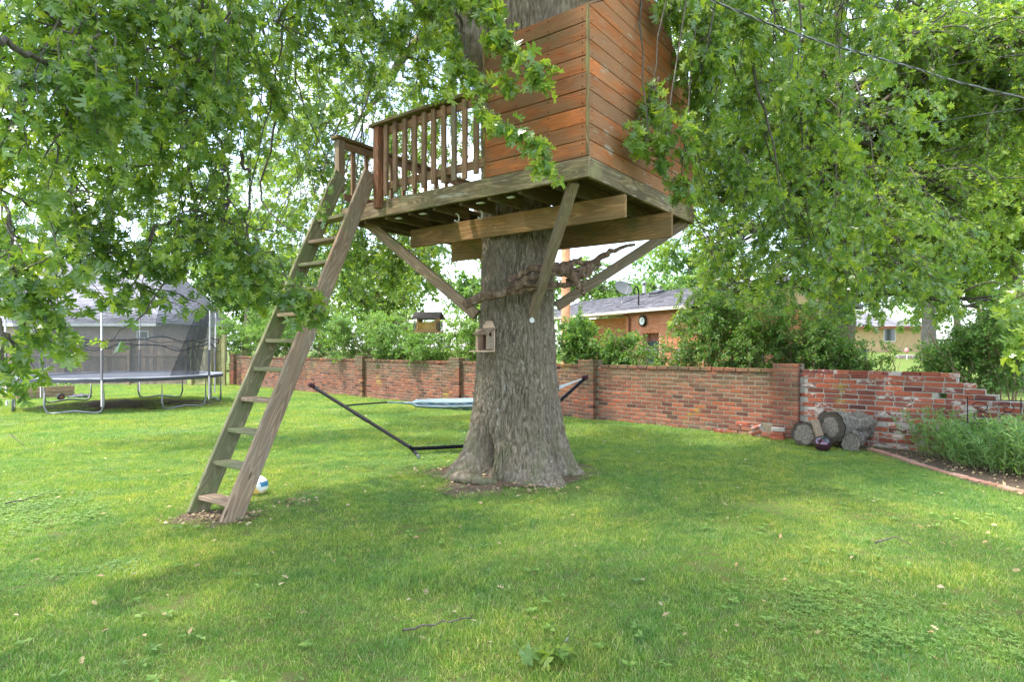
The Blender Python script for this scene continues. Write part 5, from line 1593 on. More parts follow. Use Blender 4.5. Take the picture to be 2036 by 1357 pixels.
class Crown:
    def __init__(s, seed): s.g = np.random.default_rng(seed); s.P, s.D, s.S, s.paths, s.rads = [], [], [], [], []
    def path(s, pts, r0, r1, n=4, jit=.012):
        c = curve_pts(pts, n, jit, s.g); s.paths.append(c); s.rads.append(np.linspace(r0, r1, len(c))); return c
    def cluster(s, p, d, n, size, spread=.75, pos=.05):
        d = np.asarray(d, float); d = d / (np.linalg.norm(d) + 1e-9)
        dd = d + s.g.normal(0, spread, (n, 3)); dd[:, 2] -= .25
        s.P.append(p + s.g.normal(0, pos, (n, 3))); s.D.append(dd); s.S.append(size * s.g.uniform(.45, 1.25, n))
    def spray(s, pts, r0, size, per=6, step=.11, spread=.8, n=6, jit=.01, start=.15):
        """a hanging twig with clusters of leaves along it"""
        c = s.path(pts, r0, .0022, n, jit)
        d = np.gradient(c, axis=0)
        L = np.concatenate([[0], np.cumsum(np.linalg.norm(np.diff(c, axis=0), axis=1))])
        t = L[-1] * start
        while t < L[-1]:
            p = np.array([np.interp(t, L, c[:, q]) for q in range(3)]); i = min(len(c) - 1, int(np.searchsorted(L, t)))
            side = s.g.normal(0, 1, 3); side[2] *= .4
            s.cluster(p, d[i] / np.linalg.norm(d[i]) + .7 * side, per, size, spread, .03)
            t += step * s.g.uniform(.6, 1.4)
        s.cluster(c[-1], d[-1], per + 3, size, spread, .03)
    def clump(s, root, c, rad, ntw, size, per=6, step=.12, r0=.03, side=2, droop=.25, twl=.75, hang=.3, mains=1):
        """a bough from root to the clump centre, with twigs filling an ellipsoid"""
        root, c, rad = np.array(root, float), np.array(c, float), np.array(rad, float)
        for _ in range(mains):
            e = c + s.g.uniform(-.4, .4, 3) * rad
            mid = (root + e) / 2 + np.array([0, 0, np.linalg.norm(e - root) * .12]) + s.g.normal(0, .08, 3) * np.linalg.norm(e - root)
            m = s.path([root, mid, e], r0, r0 * .3, 7, .02)
            for k in range(ntw // mains):
                q = s.g.normal(0, 1, 3); q /= np.linalg.norm(q) + 1e-9; q *= s.g.uniform(.2, 1) ** .5
                tgt = c + q * rad
                i = s.g.integers(len(m) // 2, len(m)); st = m[i]
                v = tgt - st; L = np.linalg.norm(v)
                if L > 1.5 * rad.max() + .3: st = tgt - v * (rad.max() / L); v = tgt - st; L = np.linalg.norm(v)
                md = st + v * .5 + s.g.normal(0, .10, 3) * L + np.array([0, 0, .10 * L])
                end = tgt - np.array([0, 0, hang * s.g.uniform(.1, 1) * min(L, .8)])
                s.spray([st, md, end], r0 * .30 + .0025, size, per, step, n=3, start=.25)
    def arrays(s): return np.concatenate(s.P), np.concatenate(s.D), np.concatenate(s.S)
    def build(s, tree, mat, tmpls, bmat=None, nobj=300, leafname='leaf', split=None, upn=.55, branches='branches', leafmesh='foliage'):
        P, D, S = s.arrays()
        Rm = frames(D, s.g, upn)
        if s.paths:
            V, F = fix_quads(*tube_np(s.paths, s.rads, 5, False))
            obj(branches, mesh_np(branches, V, F, bmat or M_BARK2, True), tree, None, 'stuff')
        keep = np.ones(len(P), bool)
        if nobj:
            sz = S / np.maximum(P[:, 1], .3)
            px = P[:, 0] / np.maximum(P[:, 1], .1) * FPX + CX; py = HY - (P[:, 2] - CAMZ) / np.maximum(P[:, 1], .1) * FPX
            vis = (P[:, 1] > .5) & (px > 20) & (px < 2016) & (py > 20) & (py < 1337)
            sc = np.where(vis, sz, 0)
            pick = np.argsort(-sc)[:nobj]
            mes = []
            for V, F in tmpls: mes.append(mesh_np(leafname, V, F, mat))
            for i in pick:
                M = Matrix(Rm[i].tolist()).to_4x4() @ Matrix.Diagonal((S[i], S[i], S[i], 1)); M.translation = Vector(P[i])
                obj(leafname, mes[int(i) % len(mes)], tree, M)
            keep[pick] = False
        P, Rm, S = P[keep], Rm[keep], S[keep]
        if split:
            m = split(P)
            obj(leafmesh, leaves_mesh(leafmesh, P[m], Rm[m], S[m], tmpls, mat, s.g), tree, None, 'stuff')
            obj(leafmesh, leaves_mesh(leafmesh, P[~m], Rm[~m], S[~m], MIDS, mat, s.g), tree, None, 'stuff')
        else:
            obj(leafmesh, leaves_mesh(leafmesh, P, Rm, S, tmpls, mat, s.g), tree, None, 'stuff')
        print('LEAVES', tree.name, len(P), 'paths', len(s.paths))

# main limbs of the oak (thick ones are parts of their own)
TOPC = np.array([TX, TY, 5.3])
limbs = [  # control points, r0, r1
    ([(TX - .1, TY - .05, 4.6), (TX - .75, TY - .35, 5.3), (-2.3, 6.2, 6.6), (-4.6, 5.0, 7.3), (-7.0, 4.2, 7.4)], .30, .07),
    ([(TX, TY, 5.2), (-.3, 6.3, 6.8), (-.6, 4.2, 8.2), (-.8, 1.5, 8.8)], .30, .07),
    ([(TX + .05, TY, 4.9), (1.5, 7.2, 6.4), (3.2, 6.9, 7.2), (5.6, 6.6, 7.4)], .27, .06),
    ([(TX, TY + .1, 5.0), (-.6, 8.8, 6.4), (-1.8, 11.0, 7.0), (-3.2, 13.2, 6.6)], .26, .05),
    ([(TX, TY, 5.2), (.5, 7.6, 7.4), (.4, 7.4, 10.0), (0, 7.0, 13.0)], .42, .10),
    ([(TX, TY + .1, 5.0), (1.3, 8.9, 6.6), (3.2, 11.0, 7.4), (5.0, 12.5, 7.2)], .24, .05),
    ([(TX - .05, TY, 5.4), (-1.2, 6.6, 7.4), (-3.0, 7.8, 8.2), (-6.0, 9.2, 7.6)], .24, .05),
]
for pts, r0, r1 in limbs:
    c = curve_pts(pts, 14, .02)
    r = np.linspace(0, 1, len(c)); rr_ = r1 + (r0 - r1) * (1 - r) ** 1.2
    V, F = fix_quads(*tube_np([c], [rr_], 26))
    rad_ = pnoise(V[:, 0] * 14, V[:, 1] * 14, V[:, 2] * 5)
    V += (V - V.mean(0)) * 0 + np.stack([rad_ * .012] * 3, -1)
    obj('limb', mesh_np('limb', V, F, M_BARK, True), oak)
LP = [np.array(curve_pts(l[0], 8)) for l in limbs]
ALLP = np.concatenate([p[6:] for p in LP])
def near_limb(p, up=1.6):
    p = np.array(p) + np.array([0, 0, up]); return ALLP[np.argmin(np.linalg.norm(ALLP - p, axis=1))]

cr = Crown(21)
def cl_at(px, py, Y, rx, ry, rz, n, size=.125, per=6, step=.12, mains=1, root=None, hang=.14, r0=.02):
    c = at(px, py, Y)
    if px < 850 and Y < 9: n = max(3, int(n * 1.05)); size *= .78
    cr.clump(root if root is not None else near_limb(c), c, (rx, ry, rz), n, size, per, step, r0, mains=mains, hang=hang)
# --- left masses (near)
cl_at(60, 60, 4.1, .75, .6, .35, 26)
cl_at(150, 210, 3.9, .62, .5, .34, 24)
cl_at(330, 90, 4.6, .85, .6, .45, 30)
cl_at(20, 320, 3.7, .35, .45, .25, 12)
cl_at(330, 240, 4.6, .65, .5, .32, 24)
cl_at(560, 60, 5.6, .8, .7, .42, 26)
cl_at(110, 400, 4.6, .6, .5, .16, 8)
cl_at(480, 200, 5.6, .75, .7, .42, 22)
cl_at(700, 60, 6.2, .8, .7, .45, 22)
cl_at(250, 330, 5.0, .8, .6, .25, 15)
cl_at(560, 290, 8.6, .9, .8, .45, 16)
cl_at(800, 130, 7.8, .8, .8, .5, 16)
for c_, r_, n_ in (((120, 330, 9.0), (1.3, 1.0, .7), 22), ((330, 330, 9.5), (1.2, 1.0, .7), 16), ((200, 170, 9.0), (1.4, 1.0, .7), 24), ((60, 470, 9.0), (.9, .9, .5), 10), ((420, 130, 9.0), (1.3, 1.0, .7), 20), ((330, 500, 9.5), (.9, .9, .4), 10), ((20, 100, 8.5), (1.3, 1.0, .8), 22), ((600, 180, 9.5), (1.0, 1.0, .6), 12)):
    cl_at(*c_, *r_, n_, size=.125, mains=2, step=.15)
# --- lower left: drooping boughs in front of the trampoline and house
lowroot = at(-60, 330, 4.0)
cl_at(200, 520, 4.9, .70, .45, .26, 20, root=at(160, 250, 5.2), hang=.2)
cl_at(400, 500, 5.1, .62, .45, .24, 20, root=at(420, 230, 5.8), hang=.2)
cl_at(500, 560, 5.3, .34, .35, .20, 13, root=at(480, 300, 5.8), hang=.2)
cl_at(60, 640, 3.7, .30, .35, .24, 15, root=lowroot)
cl_at(30, 540, 3.6, .25, .3, .2, 9, root=lowroot)
cl_at(20, 740, 3.5, .17, .22, .12, 6, root=at(-40, 560, 3.6))
cl_at(300, 600, 5.0, .45, .35, .12, 6, root=at(420, 420, 5.3), hang=.15)
cl_at(330, 440, 5.6, .8, .6, .25, 11)
cr.spray([at(430, 330, 5.6), at(330, 560, 5.0), at(240, 660, 4.6), at(130, 700, 4.2)], .011, .115, 3, .22)
cr.spray([at(470, 560, 5.3), at(560, 585, 5.15), at(600, 600, 5.05), at(622, 640, 5.0)], .006, .115, 8, .07, start=.45)
cr.spray([at(520, 520, 5.3), at(590, 570, 5.1), at(615, 600, 5.0), at(590, 630, 5.0)], .005, .115, 7, .07, start=.5)
cr.spray([at(560, 540, 5.2), at(604, 590, 5.1), at(634, 625, 5.0)], .004, .11, 7, .07, start=.5)
# --- sprays hanging across the tree house front
def sp(pts, r0=.008, size=.115, per=6, step=.09, start=.1, y=5.0):
    cr.spray([at(p[0], p[1], p[2] if len(p) > 2 else y) for p in pts], r0, size, per, step, start=start)
sp([(950, -120, 5.6), (975, -20, 5.3), (990, 50, 5.1), (1035, 110, 5.0), (1062, 135, 5.0)], .010, per=8)
sp([(930, -100, 5.6), (955, 0, 5.4), (985, 90, 5.2), (1000, 60, 5.1)], .006, per=8)
sp([(965, -60, 5.5), (985, 40, 5.2), (1040, 130, 5.0), (1075, 165, 5.0), (1088, 150, 5.0)], .006, per=7)
sp([(850, -80, 5.9), (890, 60, 5.6), (915, 140, 5.4), (985, 175, 5.2), (1010, 165, 5.1)], .010, per=8)
sp([(880, 40, 5.8), (930, 150, 5.4), (960, 215, 5.2), (975, 250, 5.1)], .006, per=8)
sp([(930, 160, 5.4), (975, 220, 5.1), (1040, 270, 5.0), (1085, 310, 4.95), (1098, 345, 4.95)], .006, per=9, start=.5)
sp([(965, 205, 5.2), (1010, 250, 5.05), (1065, 285, 4.95), (1072, 330, 4.95)], .004, per=8, start=.4)
sp([(900, 120, 5.5), (900, 160, 5.4), (880, 185, 5.4)], .005, per=7)
cl_at(850, 10, 6.4, .35, .4, .2, 12, root=near_limb((-1.0, 6.5, 6.0), 0))
cl_at(925, -10, 5.9, .25, .3, .16, 9, root=near_limb((-.6, 6.2, 6.0), 0))
cl_at(1335, 5, 6.2, .22, .3, .20, 9)
# --- right of the tree house
RT_ = near_limb((2.6, 6.6, 6.0), 0)
for c, rr3, n in (((1295, 205, 6.0), (.16, .25, .20), 6), ((1335, 285, 5.9), (.22, .3, .20), 9), ((1275, 290, 5.8), (.12, .2, .10), 4), ((1375, 160, 6.3), (.22, .4, .30), 9), ((1352, 370, 6.0), (.08, .15, .08), 3), ((1385, 60, 6.6), (.3, .5, .25), 10), ((1400, 240, 6.6), (.16, .4, .35), 9), ((1405, 120, 6.5), (.2, .4, .3), 8)):
    cl_at(*c, *rr3, n, root=RT_, size=.115)
for c, rr3, n in (((1480, 60, 7.2), (.8, .8, .55), 26), ((1500, 220, 7.3), (.8, .8, .5), 28), ((1460, 380, 7.6), (.7, .7, .5), 22), ((1620, 330, 7.8), (.8, .7, .55), 28), ((1660, 120, 7.8), (.9, .8, .6), 28),
                  ((1560, 500, 8.2), (.9, .7, .45), 24), ((1740, 440, 8.6), (.8, .7, .5), 24), ((1780, 260, 8.8), (.8, .7, .7), 22), ((1470, 560, 8.8), (.6, .6, .35), 12), ((1660, 600, 8.6), (.7, .6, .28), 15), ((1840, 590, 8.6), (.7, .6, .28), 14), ((1900, 500, 9.5), (.6, .7, .4), 12)):
    cl_at(*c, *rr3, int(n * .8), size=.115, mains=1, root=(4.9, 12.0, 7.1) if c[0] > 1700 else None)
cl_at(2020, 600, 5.6, .3, .4, .12, 4, root=at(2150, 500, 5.6))
cl_at(2030, 690, 5.2, .15, .3, .14, 4, root=at(2150, 600, 5.2))
# --- behind the tree house, backlit
for c, rr3, n in (((700, 170, 10.5), (1.3, 1.0, .8), 24), ((880, 60, 9.5), (1.2, 1.0, .7), 20), ((560, 480, 10.5), (.9, .9, .5), 14), ((640, 380, 12), (1.3, 1, .7), 26), ((520, 360, 13), (1.2, 1, .7), 18), ((620, 250, 11.5), (1.0, 1, .6), 18), ((800, 330, 12.5), (1.4, 1.0, .9), 26), ((700, 520, 11.0), (1.0, .9, .55), 26), ((820, 540, 10.6), (.8, .7, .45), 20), ((880, 250, 11.5), (1.2, 1.0, 1.0), 24), ((900, 480, 12.5), (.8, .8, .4), 8)):
    cl_at(*c, *rr3, int(n * 1.5), size=.125, mains=2, per=6, step=.16)
# --- thin bare hanging branches
for k in range(26):
    px = cr.g.uniform(230, 620); Y = cr.g.uniform(5.5, 10)
    p = at(px, cr.g.uniform(-60, 120), Y); q = at(px + cr.g.uniform(-90, 90), cr.g.uniform(330, 560), Y + cr.g.uniform(-.6, .6))
    m1 = p.lerp(q, .35) + Vector((cr.g.normal(0, .15), cr.g.normal(0, .1), 0)); m2 = p.lerp(q, .7) + Vector((cr.g.normal(0, .18), cr.g.normal(0, .1), 0))
    cr.spray([near_limb(p), p, m1, m2, q], cr.g.uniform(.012, .022), .12, 3, .30, start=.45)
for pts in ([(300, 20, 6.0), (322, 160, 6.0), (330, 300, 6.1), (290, 430, 6.2)], [(560, 150, 6.5), (545, 260, 6.6), (520, 400, 6.6), (600, 470, 6.5)], [(700, 60, 8.5), (745, 150, 8.6), (690, 290, 8.7), (640, 420, 8.8)], [(1490, 120, 7), (1530, 260, 7), (1560, 420, 7.2)],
            [(380, 300, 5.6), (420, 400, 5.7), (470, 450, 5.8), (545, 460, 5.8)], [(900, -20, 6), (922, 60, 6), (930, 120, 5.9)], [(-10, 70, 3.2), (60, 110, 3.5), (150, 165, 4.0), (250, 220, 4.5)]):
    c = [at(*p) for p in pts]
    cr.path([near_limb(c[0])] + c if len(pts) == 4 and pts[0][0] > 100 else c, .022, .006, 7, .012)
cr.build(oak, M_LEAF, OAKS, nobj=300, split=lambda P: P[:, 1] < 9.2)

# --- the high crown overhead, out of the picture: it shades the lawn
oc = Crown(5)
def over(c, rad, n, size=.22, per=7):
    c = np.array(c); 
    oc.clump(ALLP[np.argmin(np.linalg.norm(ALLP - c, axis=1))], c, rad, n, size, per, .22, .05, mains=2)
for c, rad, n in (((-7.0, 1.0, 7.6), (2.6, 2.4, 1.0), 50), ((-3.2, 2.0, 8.2), (2.8, 2.6, 1.2), 56), ((0.8, 1.8, 8.6), (2.8, 2.6, 1.3), 56), ((4.2, 2.4, 8.2), (2.6, 2.6, 1.2), 44), ((-5.0, 4.4, 8.4), (2.4, 1.6, 1.0), 36), ((-6.5, -2.5, 8.2), (3.2, 2.4, 1.2), 40), ((-2, -2.5, 8.8), (3.2, 2.4, 1.2), 40), ((2.5, -2.0, 8.6), (3, 2.4, 1.2), 36),
                  ((0.0, 6.5, 9.6), (3.0, 2.6, 1.6), 60), ((3.6, 7.0, 9.0), (2.8, 2.6, 1.4), 44), ((-3.0, 6.6, 9.4), (2.2, 1.8, 1.2), 34), ((1.5, 7.0, 12.5), (4.2, 4.0, 2.2), 60), ((2.0, 10.5, 9.4), (2.8, 2.2, 1.6), 36), ((6.5, 5.0, 8.4), (2.2, 2.6, 1.4), 30), ((-2.2, 9.0, 9.6), (1.8, 1.6, 1.2), 14),
                  ((-2.2, 5.0, 7.9), (1.8, 1.6, .8), 46), ((-4.2, 2.2, 7.4), (2.2, 2.0, .8), 36), ((-4.5, -.8, 8.0), (2.6, 2.2, 1.0), 36), ((-1.0, .2, 8.2), (2.4, 2.0, 1.0), 34), ((1.8, .4, 8.3), (2.4, 2.0, 1.0), 28), ((-7.5, -.8, 7.4), (2.4, 2.2, .9), 30)):
    oc.clump(ALLP[np.argmin(np.linalg.norm(ALLP - np.array(c), axis=1))], c, rad, int(n * .72), .20, 7, .20, .05, mains=2)
oc.build(oak, M_LEAF, SMALL, nobj=0, branches='upper_branches', leafmesh='upper_foliage')

# ---------------------------------------------------------------- other trees
def tree(name, base, h0, rt, clumps, label, mat, size, per, step, tm, seed, group=None, nobj=0, up=.55, barkm=None, lean=(0, 0), hang=.3, mains=2):
    base = Vector(base)
    t = thing(name, base, label, 'tree', group)
    top = max(c[0][2] for c in clumps)
    P0 = [base + Vector((0, 0, -.1)), base + Vector((lean[0] * .3, lean[1] * .3, h0 * .5)), base + Vector((lean[0], lean[1], h0)), base + Vector((lean[0] * 1.3, lean[1] * 1.3, top))]
    c = curve_pts(P0, 10, .02)
    r = np.interp(np.linspace(0, 1, len(c)), [0, .06, .5, 1], [rt * 1.5, rt * 1.05, rt * .8, rt * .2])
    V, F = fix_quads(*tube_np([c], [r], 20)); V += np.stack([pnoise(V[:, 0] * 9, V[:, 1] * 9, V[:, 2] * 3) * .02] * 3, -1)
    obj('trunk', mesh_np('trunk', V, F, barkm or M_BARK, True), t)
    w = Crown(seed)
    for cc, rad, n in clumps:
        cc = np.array(cc); tgt = cc + np.array([0, 0, .3])
        i = np.argmin(np.linalg.norm(c[12:] - tgt, axis=1)) + 12
        w.clump(c[min(i, len(c) - 1)], cc, rad, n, size, per, step, rt * .22, mains=mains, hang=hang)
    w.build(t, mat, tm, nobj=nobj, upn=up)
    return t
def ellc(c, R3, k, n, seed, fr=.42):
    g = np.random.default_rng(seed); out = []
    for _ in range(k):
        q = g.normal(0, 1, 3); q /= np.linalg.norm(q); q *= g.uniform(.35, .95)
        out.append(((c[0] + q[0] * R3[0], c[1] + q[1] * R3[1], c[2] + q[2] * R3[2]), (R3[0] * fr, R3[1] * fr, R3[2] * fr), n))
    return out
# second oak behind the garden wall on the right
o2 = Vector((7.6, 14.0, 0))
cl2 = ellc((7.9, 13.8, 6.8), (4.6, 4.0, 3.8), 30, 60, 3, .34) + [(tuple(at(1450, 600, 12.0)), (1.3, 1.2, .6), 34), (tuple(at(1600, 540, 11.8)), (1.3, 1.2, .6), 34), (tuple(at(1760, 560, 12.0)), (1.3, 1.2, .6), 30), (tuple(at(1900, 480, 12.5)), (1.4, 1.2, .9), 40), (tuple(at(1400, 480, 12.5)), (1.0, 1.1, .9), 30), (tuple(at(1360, 620, 12.2)), (.5, .8, .22), 5), (tuple(at(1980, 590, 12.0)), (1.0, 1.2, .5), 18)]
tree('oak_tree', o2, 3.6, .37, cl2, 'second oak behind the garden wall, its leafy boughs filling the right of the view', M_LEAF2, .135, 6, .17, MIDS, 31, mains=2)
# tall tree behind at the far right
tree('shade_tree', (17.5, 21.0, .1), 4.0, .35, ellc((16.0, 20.5, 8.2), (6.0, 4.5, 6.4), 36, 50, 8, .32), 'tall broad green tree at the right edge beyond the second oak', M_LEAF2, .20, 6, .26, MIDS, 41)
bt = [  # x, y, crown centre z, radii, clumps, twigs, material, label
    ('shade_tree', (-13.5, 38, 0), (4.2, 4.0, 3.4), 4.6, 16, 34, M_LEAF3, 'pale green tree behind the hedge, just right of the board gate', .26),
    ('shade_tree', (-7.2, 33, 0), (4.0, 3.5, 3.8), 5.0, 17, 36, M_LEAF2, 'fresh green tree seen under the deck between ladder and brace', .25),
    ('shade_tree', (-1.4, 36, 0), (3.6, 3.2, 3.4), 4.8, 15, 34, M_LEAF3, 'bright green tree directly left of the oak trunk in the distance', .25),
    ('shade_tree', (5.0, 41, 0), (4.0, 3.0, 2.6), 5.0, 15, 32, M_LEAF3, 'light green tree rising behind the left half of the brick house roof', .24),
    ('shade_tree', (10.5, 43, 0), (3.5, 3.0, 2.2), 3.9, 12, 30, M_LEAF3, 'lower tree crown behind the vent pipes of the brick house', .24),
    ('shade_tree', (-38.5, 48, 0), (6.5, 5.0, 4.6), 6.6, 16, 34, M_LEAFB, 'bluish green tree far behind the grey roofed house', .34),
    ('shade_tree', (-25.5, 50, 0), (5.5, 5.0, 4.2), 5.6, 14, 32, M_LEAFB, 'bluish tree rising past the right end of the grey roof', .34),
    ('shade_tree', (-10.0, 47, 0), (5.5, 4.0, 5.2), 9.5, 18, 34, M_LEAFB, 'tall bluish green crown high behind the ladder and railing', .32),
    ('shade_tree', (-17.5, 40, 0), (4.0, 4.0, 3.8), 8.4, 16, 32, M_LEAF2, 'tall green crown standing up behind the hedge left of the ladder', .28),
    ('shade_tree', (-19.5, 44, 0), (4.5, 4.0, 4.2), 5.0, 14, 32, M_LEAF3, 'rounded pale tree behind the right end of the board fence', .30),
    ('shade_tree', (29.5, 40, 1.0), (4.5, 4.0, 5.0), 6.6, 14, 34, M_LEAF3, 'light green tree right of the tan house behind the grey pole', .30),
    ('shade_tree', (38.5, 43, 1.0), (5.0, 4.5, 5.5), 6.8, 14, 34, M_LEAF3, 'pale tree at the far right edge behind the leaning shrubs', .30),
    ('shade_tree', (17.0, 58, 1.0), (7.5, 5, 5.5), 7.6, 16, 34, M_LEAF3, 'large hazy tree rising behind the tan house on its left side', .36),
    ('shade_tree', (33, 62, 1.0), (8, 5, 6), 8.2, 16, 34, M_LEAFB, 'distant bluish tree mass behind the tan house on its right side', .36),
]
for i, (nm, b, R3, cz, k, n, m, lab, size) in enumerate(bt):
    tree(nm, b, max(1.5, cz - R3[2] * .7), .22 + .02 * (i % 4), ellc((b[0], b[1], cz), R3, k, n, 50 + i, .36), lab, m, size, 5, .42, SMALL, 60 + i, 'background shade trees', mains=1)
# grey trunk of a tree on the far lawn
p = P2(1847, 36, 0)
tree('shade_tree', (p.x, p.y, .4), 4.5, .42, ellc((p.x + .5, p.y, 7.4), (4.0, 3.5, 2.4), 12, 36, 77, .38), 'tree with a thick bare grey trunk beside the tan house', M_LEAF2, .24, 5, .36, SMALL, 78, barkm=M_LOGBARK)

# ---------------------------------------------------------------- shrubs behind the brick wall
def shrub(x, y, w, h, n, label, mat, seed, size=.062, stems=9, spread=1.0, lean=0.0, tm=None, z0=.35, per=7, step=.085, bare=0):
    t = thing('shrub', (x, y, 0), label, 'shrub', 'loose shrubs behind the brick wall')
    w_ = Crown(seed); g = w_.g
    for k in range(stems):
        a = g.uniform(0, 2 * np.pi); r = w * g.uniform(.3, 1.0)
        top = np.array([x + r * math.cos(a) + lean, y + r * .7 * math.sin(a), h * g.uniform(.62, 1.0)])
        b = np.array([x + g.normal(0, .12), y + g.normal(0, .10), -.02])
        mid = b * .45 + top * .55 + np.array([g.normal(0, .1), g.normal(0, .1), h * .12])
        c = w_.path([b, mid, top], .014, .004, 6, .02)
        for q in range(n // stems):
            i = g.integers(int(len(c) * z0), len(c)); st = c[i]
            d = g.normal(0, 1, 3); d[2] = abs(d[2]) * .5 + .1; d /= np.linalg.norm(d)
            L = g.uniform(.18, .55) * (w / .9)
            e = st + d * L; e[2] -= .12 * L
            w_.spray([st, st + d * L * .5 + np.array([0, 0, .05]), e], .004, size, per, step, n=2, start=.15, jit=.005)
    for q in range(bare):
        a = g.uniform(0, 2 * np.pi); d = np.array([math.cos(a), .5 * math.sin(a), g.uniform(.6, 1.6)]) * g.uniform(.5, .9)
        b = np.array([x + g.normal(0, w * .4), y + g.normal(0, .15), h * g.uniform(.2, .45)])
        w_.path([b, b + d * .5 + g.normal(0, .05, 3), b + d], .006, .002, 4, .01)
    w_.build(t, mat, tm or SMALL, nobj=0, bmat=M_STEM, upn=.8)
M_STEM = bark_mat('shrub_stem', (.16, .10, .06), (.28, .19, .12), (.40, .30, .21))
def beh(px, s_extra, dist):
    """point behind the wall on the ray of pixel column px, dist metres past the wall plane"""
    k = (px - CX) / FPX
    s = (A0.x - k * A0.y) / (-(WD.x) + k * WD.y)
    p = A0 + WD * s
    return p.x * (1 + dist / p.y), p.y * (1 + dist / p.y)
sh = [  # px, dist, w, h, n, label, mat, bare
    (478, 1.0, 1.4, 2.7, 210, 'shrub right beside the thick gate post at the far left end of the wall', M_LEAF3, 8),
    (560, 1.2, 1.4, 3.1, 240, 'twiggy shrub visible through the upper half of the ladder', M_SHRUB, 30),
    (640, 1.0, 1.2, 2.5, 230, 'brown stemmed shrub just right of the ladder above the wall', M_SHRUB, 40),
    (715, 1.1, 1.2, 2.7, 230, 'shrub above the wall pillar left of the hanging bird feeder', M_LEAF3, 30),
    (790, .9, 1.0, 2.2, 210, 'shrub with bare stems behind the wall straight below the brace', M_SHRUB, 40),
    (862, .9, .9, 2.0, 190, 'twiggy shrub directly behind the hanging bird feeder', M_SHRUB, 34),
    (925, .8, .9, 2.5, 210, 'leafy shrub touching the left side of the oak trunk', M_LEAF3, 8),
    (1160, .9, .70, 2.15, 260, 'dense dark shrub against the right side of the oak trunk', M_SHRUB, 4),
    (1215, .9, .58, 1.95, 200, 'shrub hiding the set-back corner of the brick house', M_SHRUB, 6),
    (1290, .7, .50, 1.6, 120, 'sparse low shrub below the wall clock', M_SHRUB, 5),
    (1370, .8, .60, 2.1, 190, 'open stemmed shrub in front of the brick house wall', M_SHRUB, 8),
    (1435, .8, .68, 2.55, 300, 'shrub in front of the right part of the brick house', M_SHRUB, 8),
    (1505, .8, .68, 2.5, 320, 'thick shrub behind the wall left of the whitish blooms', M_SHRUB, 6),
    (1590, .8, .62, 2.2, 290, 'dense leafy shrub behind the last brick pillar', M_SHRUB, 4),
    (1665, .9, .60, 2.0, 260, 'dense shrub at the foot of the second oak', M_SHRUB, 4),
    (1735, .9, .45, 1.55, 80, 'loose leafy shrub left of the view to the tan house', M_SHRUB, 4),
    (1905, 1.2, .70, 1.85, 230, 'dark shrub behind the stepped broken end of the wall', M_SHRUB, 8),
    (1990, 1.3, .8, 2.2, 290, 'tall dark shrub at the right edge behind the broken wall', M_SHRUB, 8),
]
for i, (px, d, w, h, n, lab, m, bare) in enumerate(sh):
    x, y = beh(px, 0, d)
    far = 1.0 if y < 13 else 1.35
    shrub(x, y, w, h, int(n * (1.0 if far == 1 else 1.1)), lab, m, 100 + i, size=.060 * far, step=.085 * far, bare=bare, stems=11)
p = beh(1900, 0, 1.0)
o = tubes('bare_sapling', [curve_pts([(p[0] + .55, p[1] - .1, 0.0), (p[0] + .35, p[1], .75), (p[0] - .05, p[1] + .1, 1.25), (p[0] - .35, p[1] + .1, 1.75)], 6, .01)], [np.linspace(.022, .010, 19)], M_STEM, None, 7)
tag(o, 'bare tan sapling stem leaning left above the broken wall', 'sapling')

# ---------------------------------------------------------------- weedy perennials in the flower bed
g = np.random.default_rng(77)
def bedplant(x, y, h, n, label, seed):
    t = thing('bed_plant', (x, y, 0), label, 'plant', 'tall leafy perennials in the flower bed')
    w = Crown(seed); gg = w.g
    for k in range(n):
        a = gg.uniform(0, 6.28); r = gg.uniform(.02, .24)
        b = np.array([x + r * math.cos(a), y + r * math.sin(a), .0]); l = gg.uniform(.05, .30)
        hh = h * gg.uniform(.6, 1.1)
        top = b + np.array([l * math.cos(a), l * math.sin(a) - .02, hh])
        c = w.path([b, (b + top) / 2 + np.array([0, 0, .03]), top], .0032, .0014, 4, .006)
        m = 22
        ts = gg.uniform(.15, 1, m); idx = (ts * (len(c) - 1)).astype(int)
        d = gg.normal(0, 1, (m, 3)); d[:, 2] = np.abs(d[:, 2]) * .8 + .35
        w.P.append(c[idx] + gg.normal(0, .006, (m, 3))); w.D.append(d); w.S.append(gg.uniform(.06, .13, m))
    w.build(t, M_BEDLEAF, [leaf_lance()], nobj=0, upn=.8, bmat=M_BEDSTEM)
    if seed % 2:
        for _ in range(7):
            M = Matrix.Translation((x + gg.normal(0, .2), y + gg.normal(0, .2), h * gg.uniform(.8, 1.1))) @ Matrix.Rotation(gg.uniform(0, 6), 4, 'Z')
            obj('flower', FLOWER, t, M)
_fv = np.concatenate([[[0, 0, 0]]] + [[[.008 * math.cos(a), .008 * math.sin(a), .004], [.018 * math.cos(a + .4), .018 * math.sin(a + .4), .008]] for a in np.linspace(0, 2 * np.pi, 6, endpoint=False)])
FLOWER = mesh_np('flower', _fv, [(0, 1 + 2 * i, 2 + 2 * i) for i in range(6)] + [(0, 2 + 2 * i, 1 + 2 * ((i + 1) % 6)) for i in range(6)], M_YELLOW)
M_BEDSTEM = simple('green_stem', (.22, .27, .10), .7)
spots = []
tries = 0
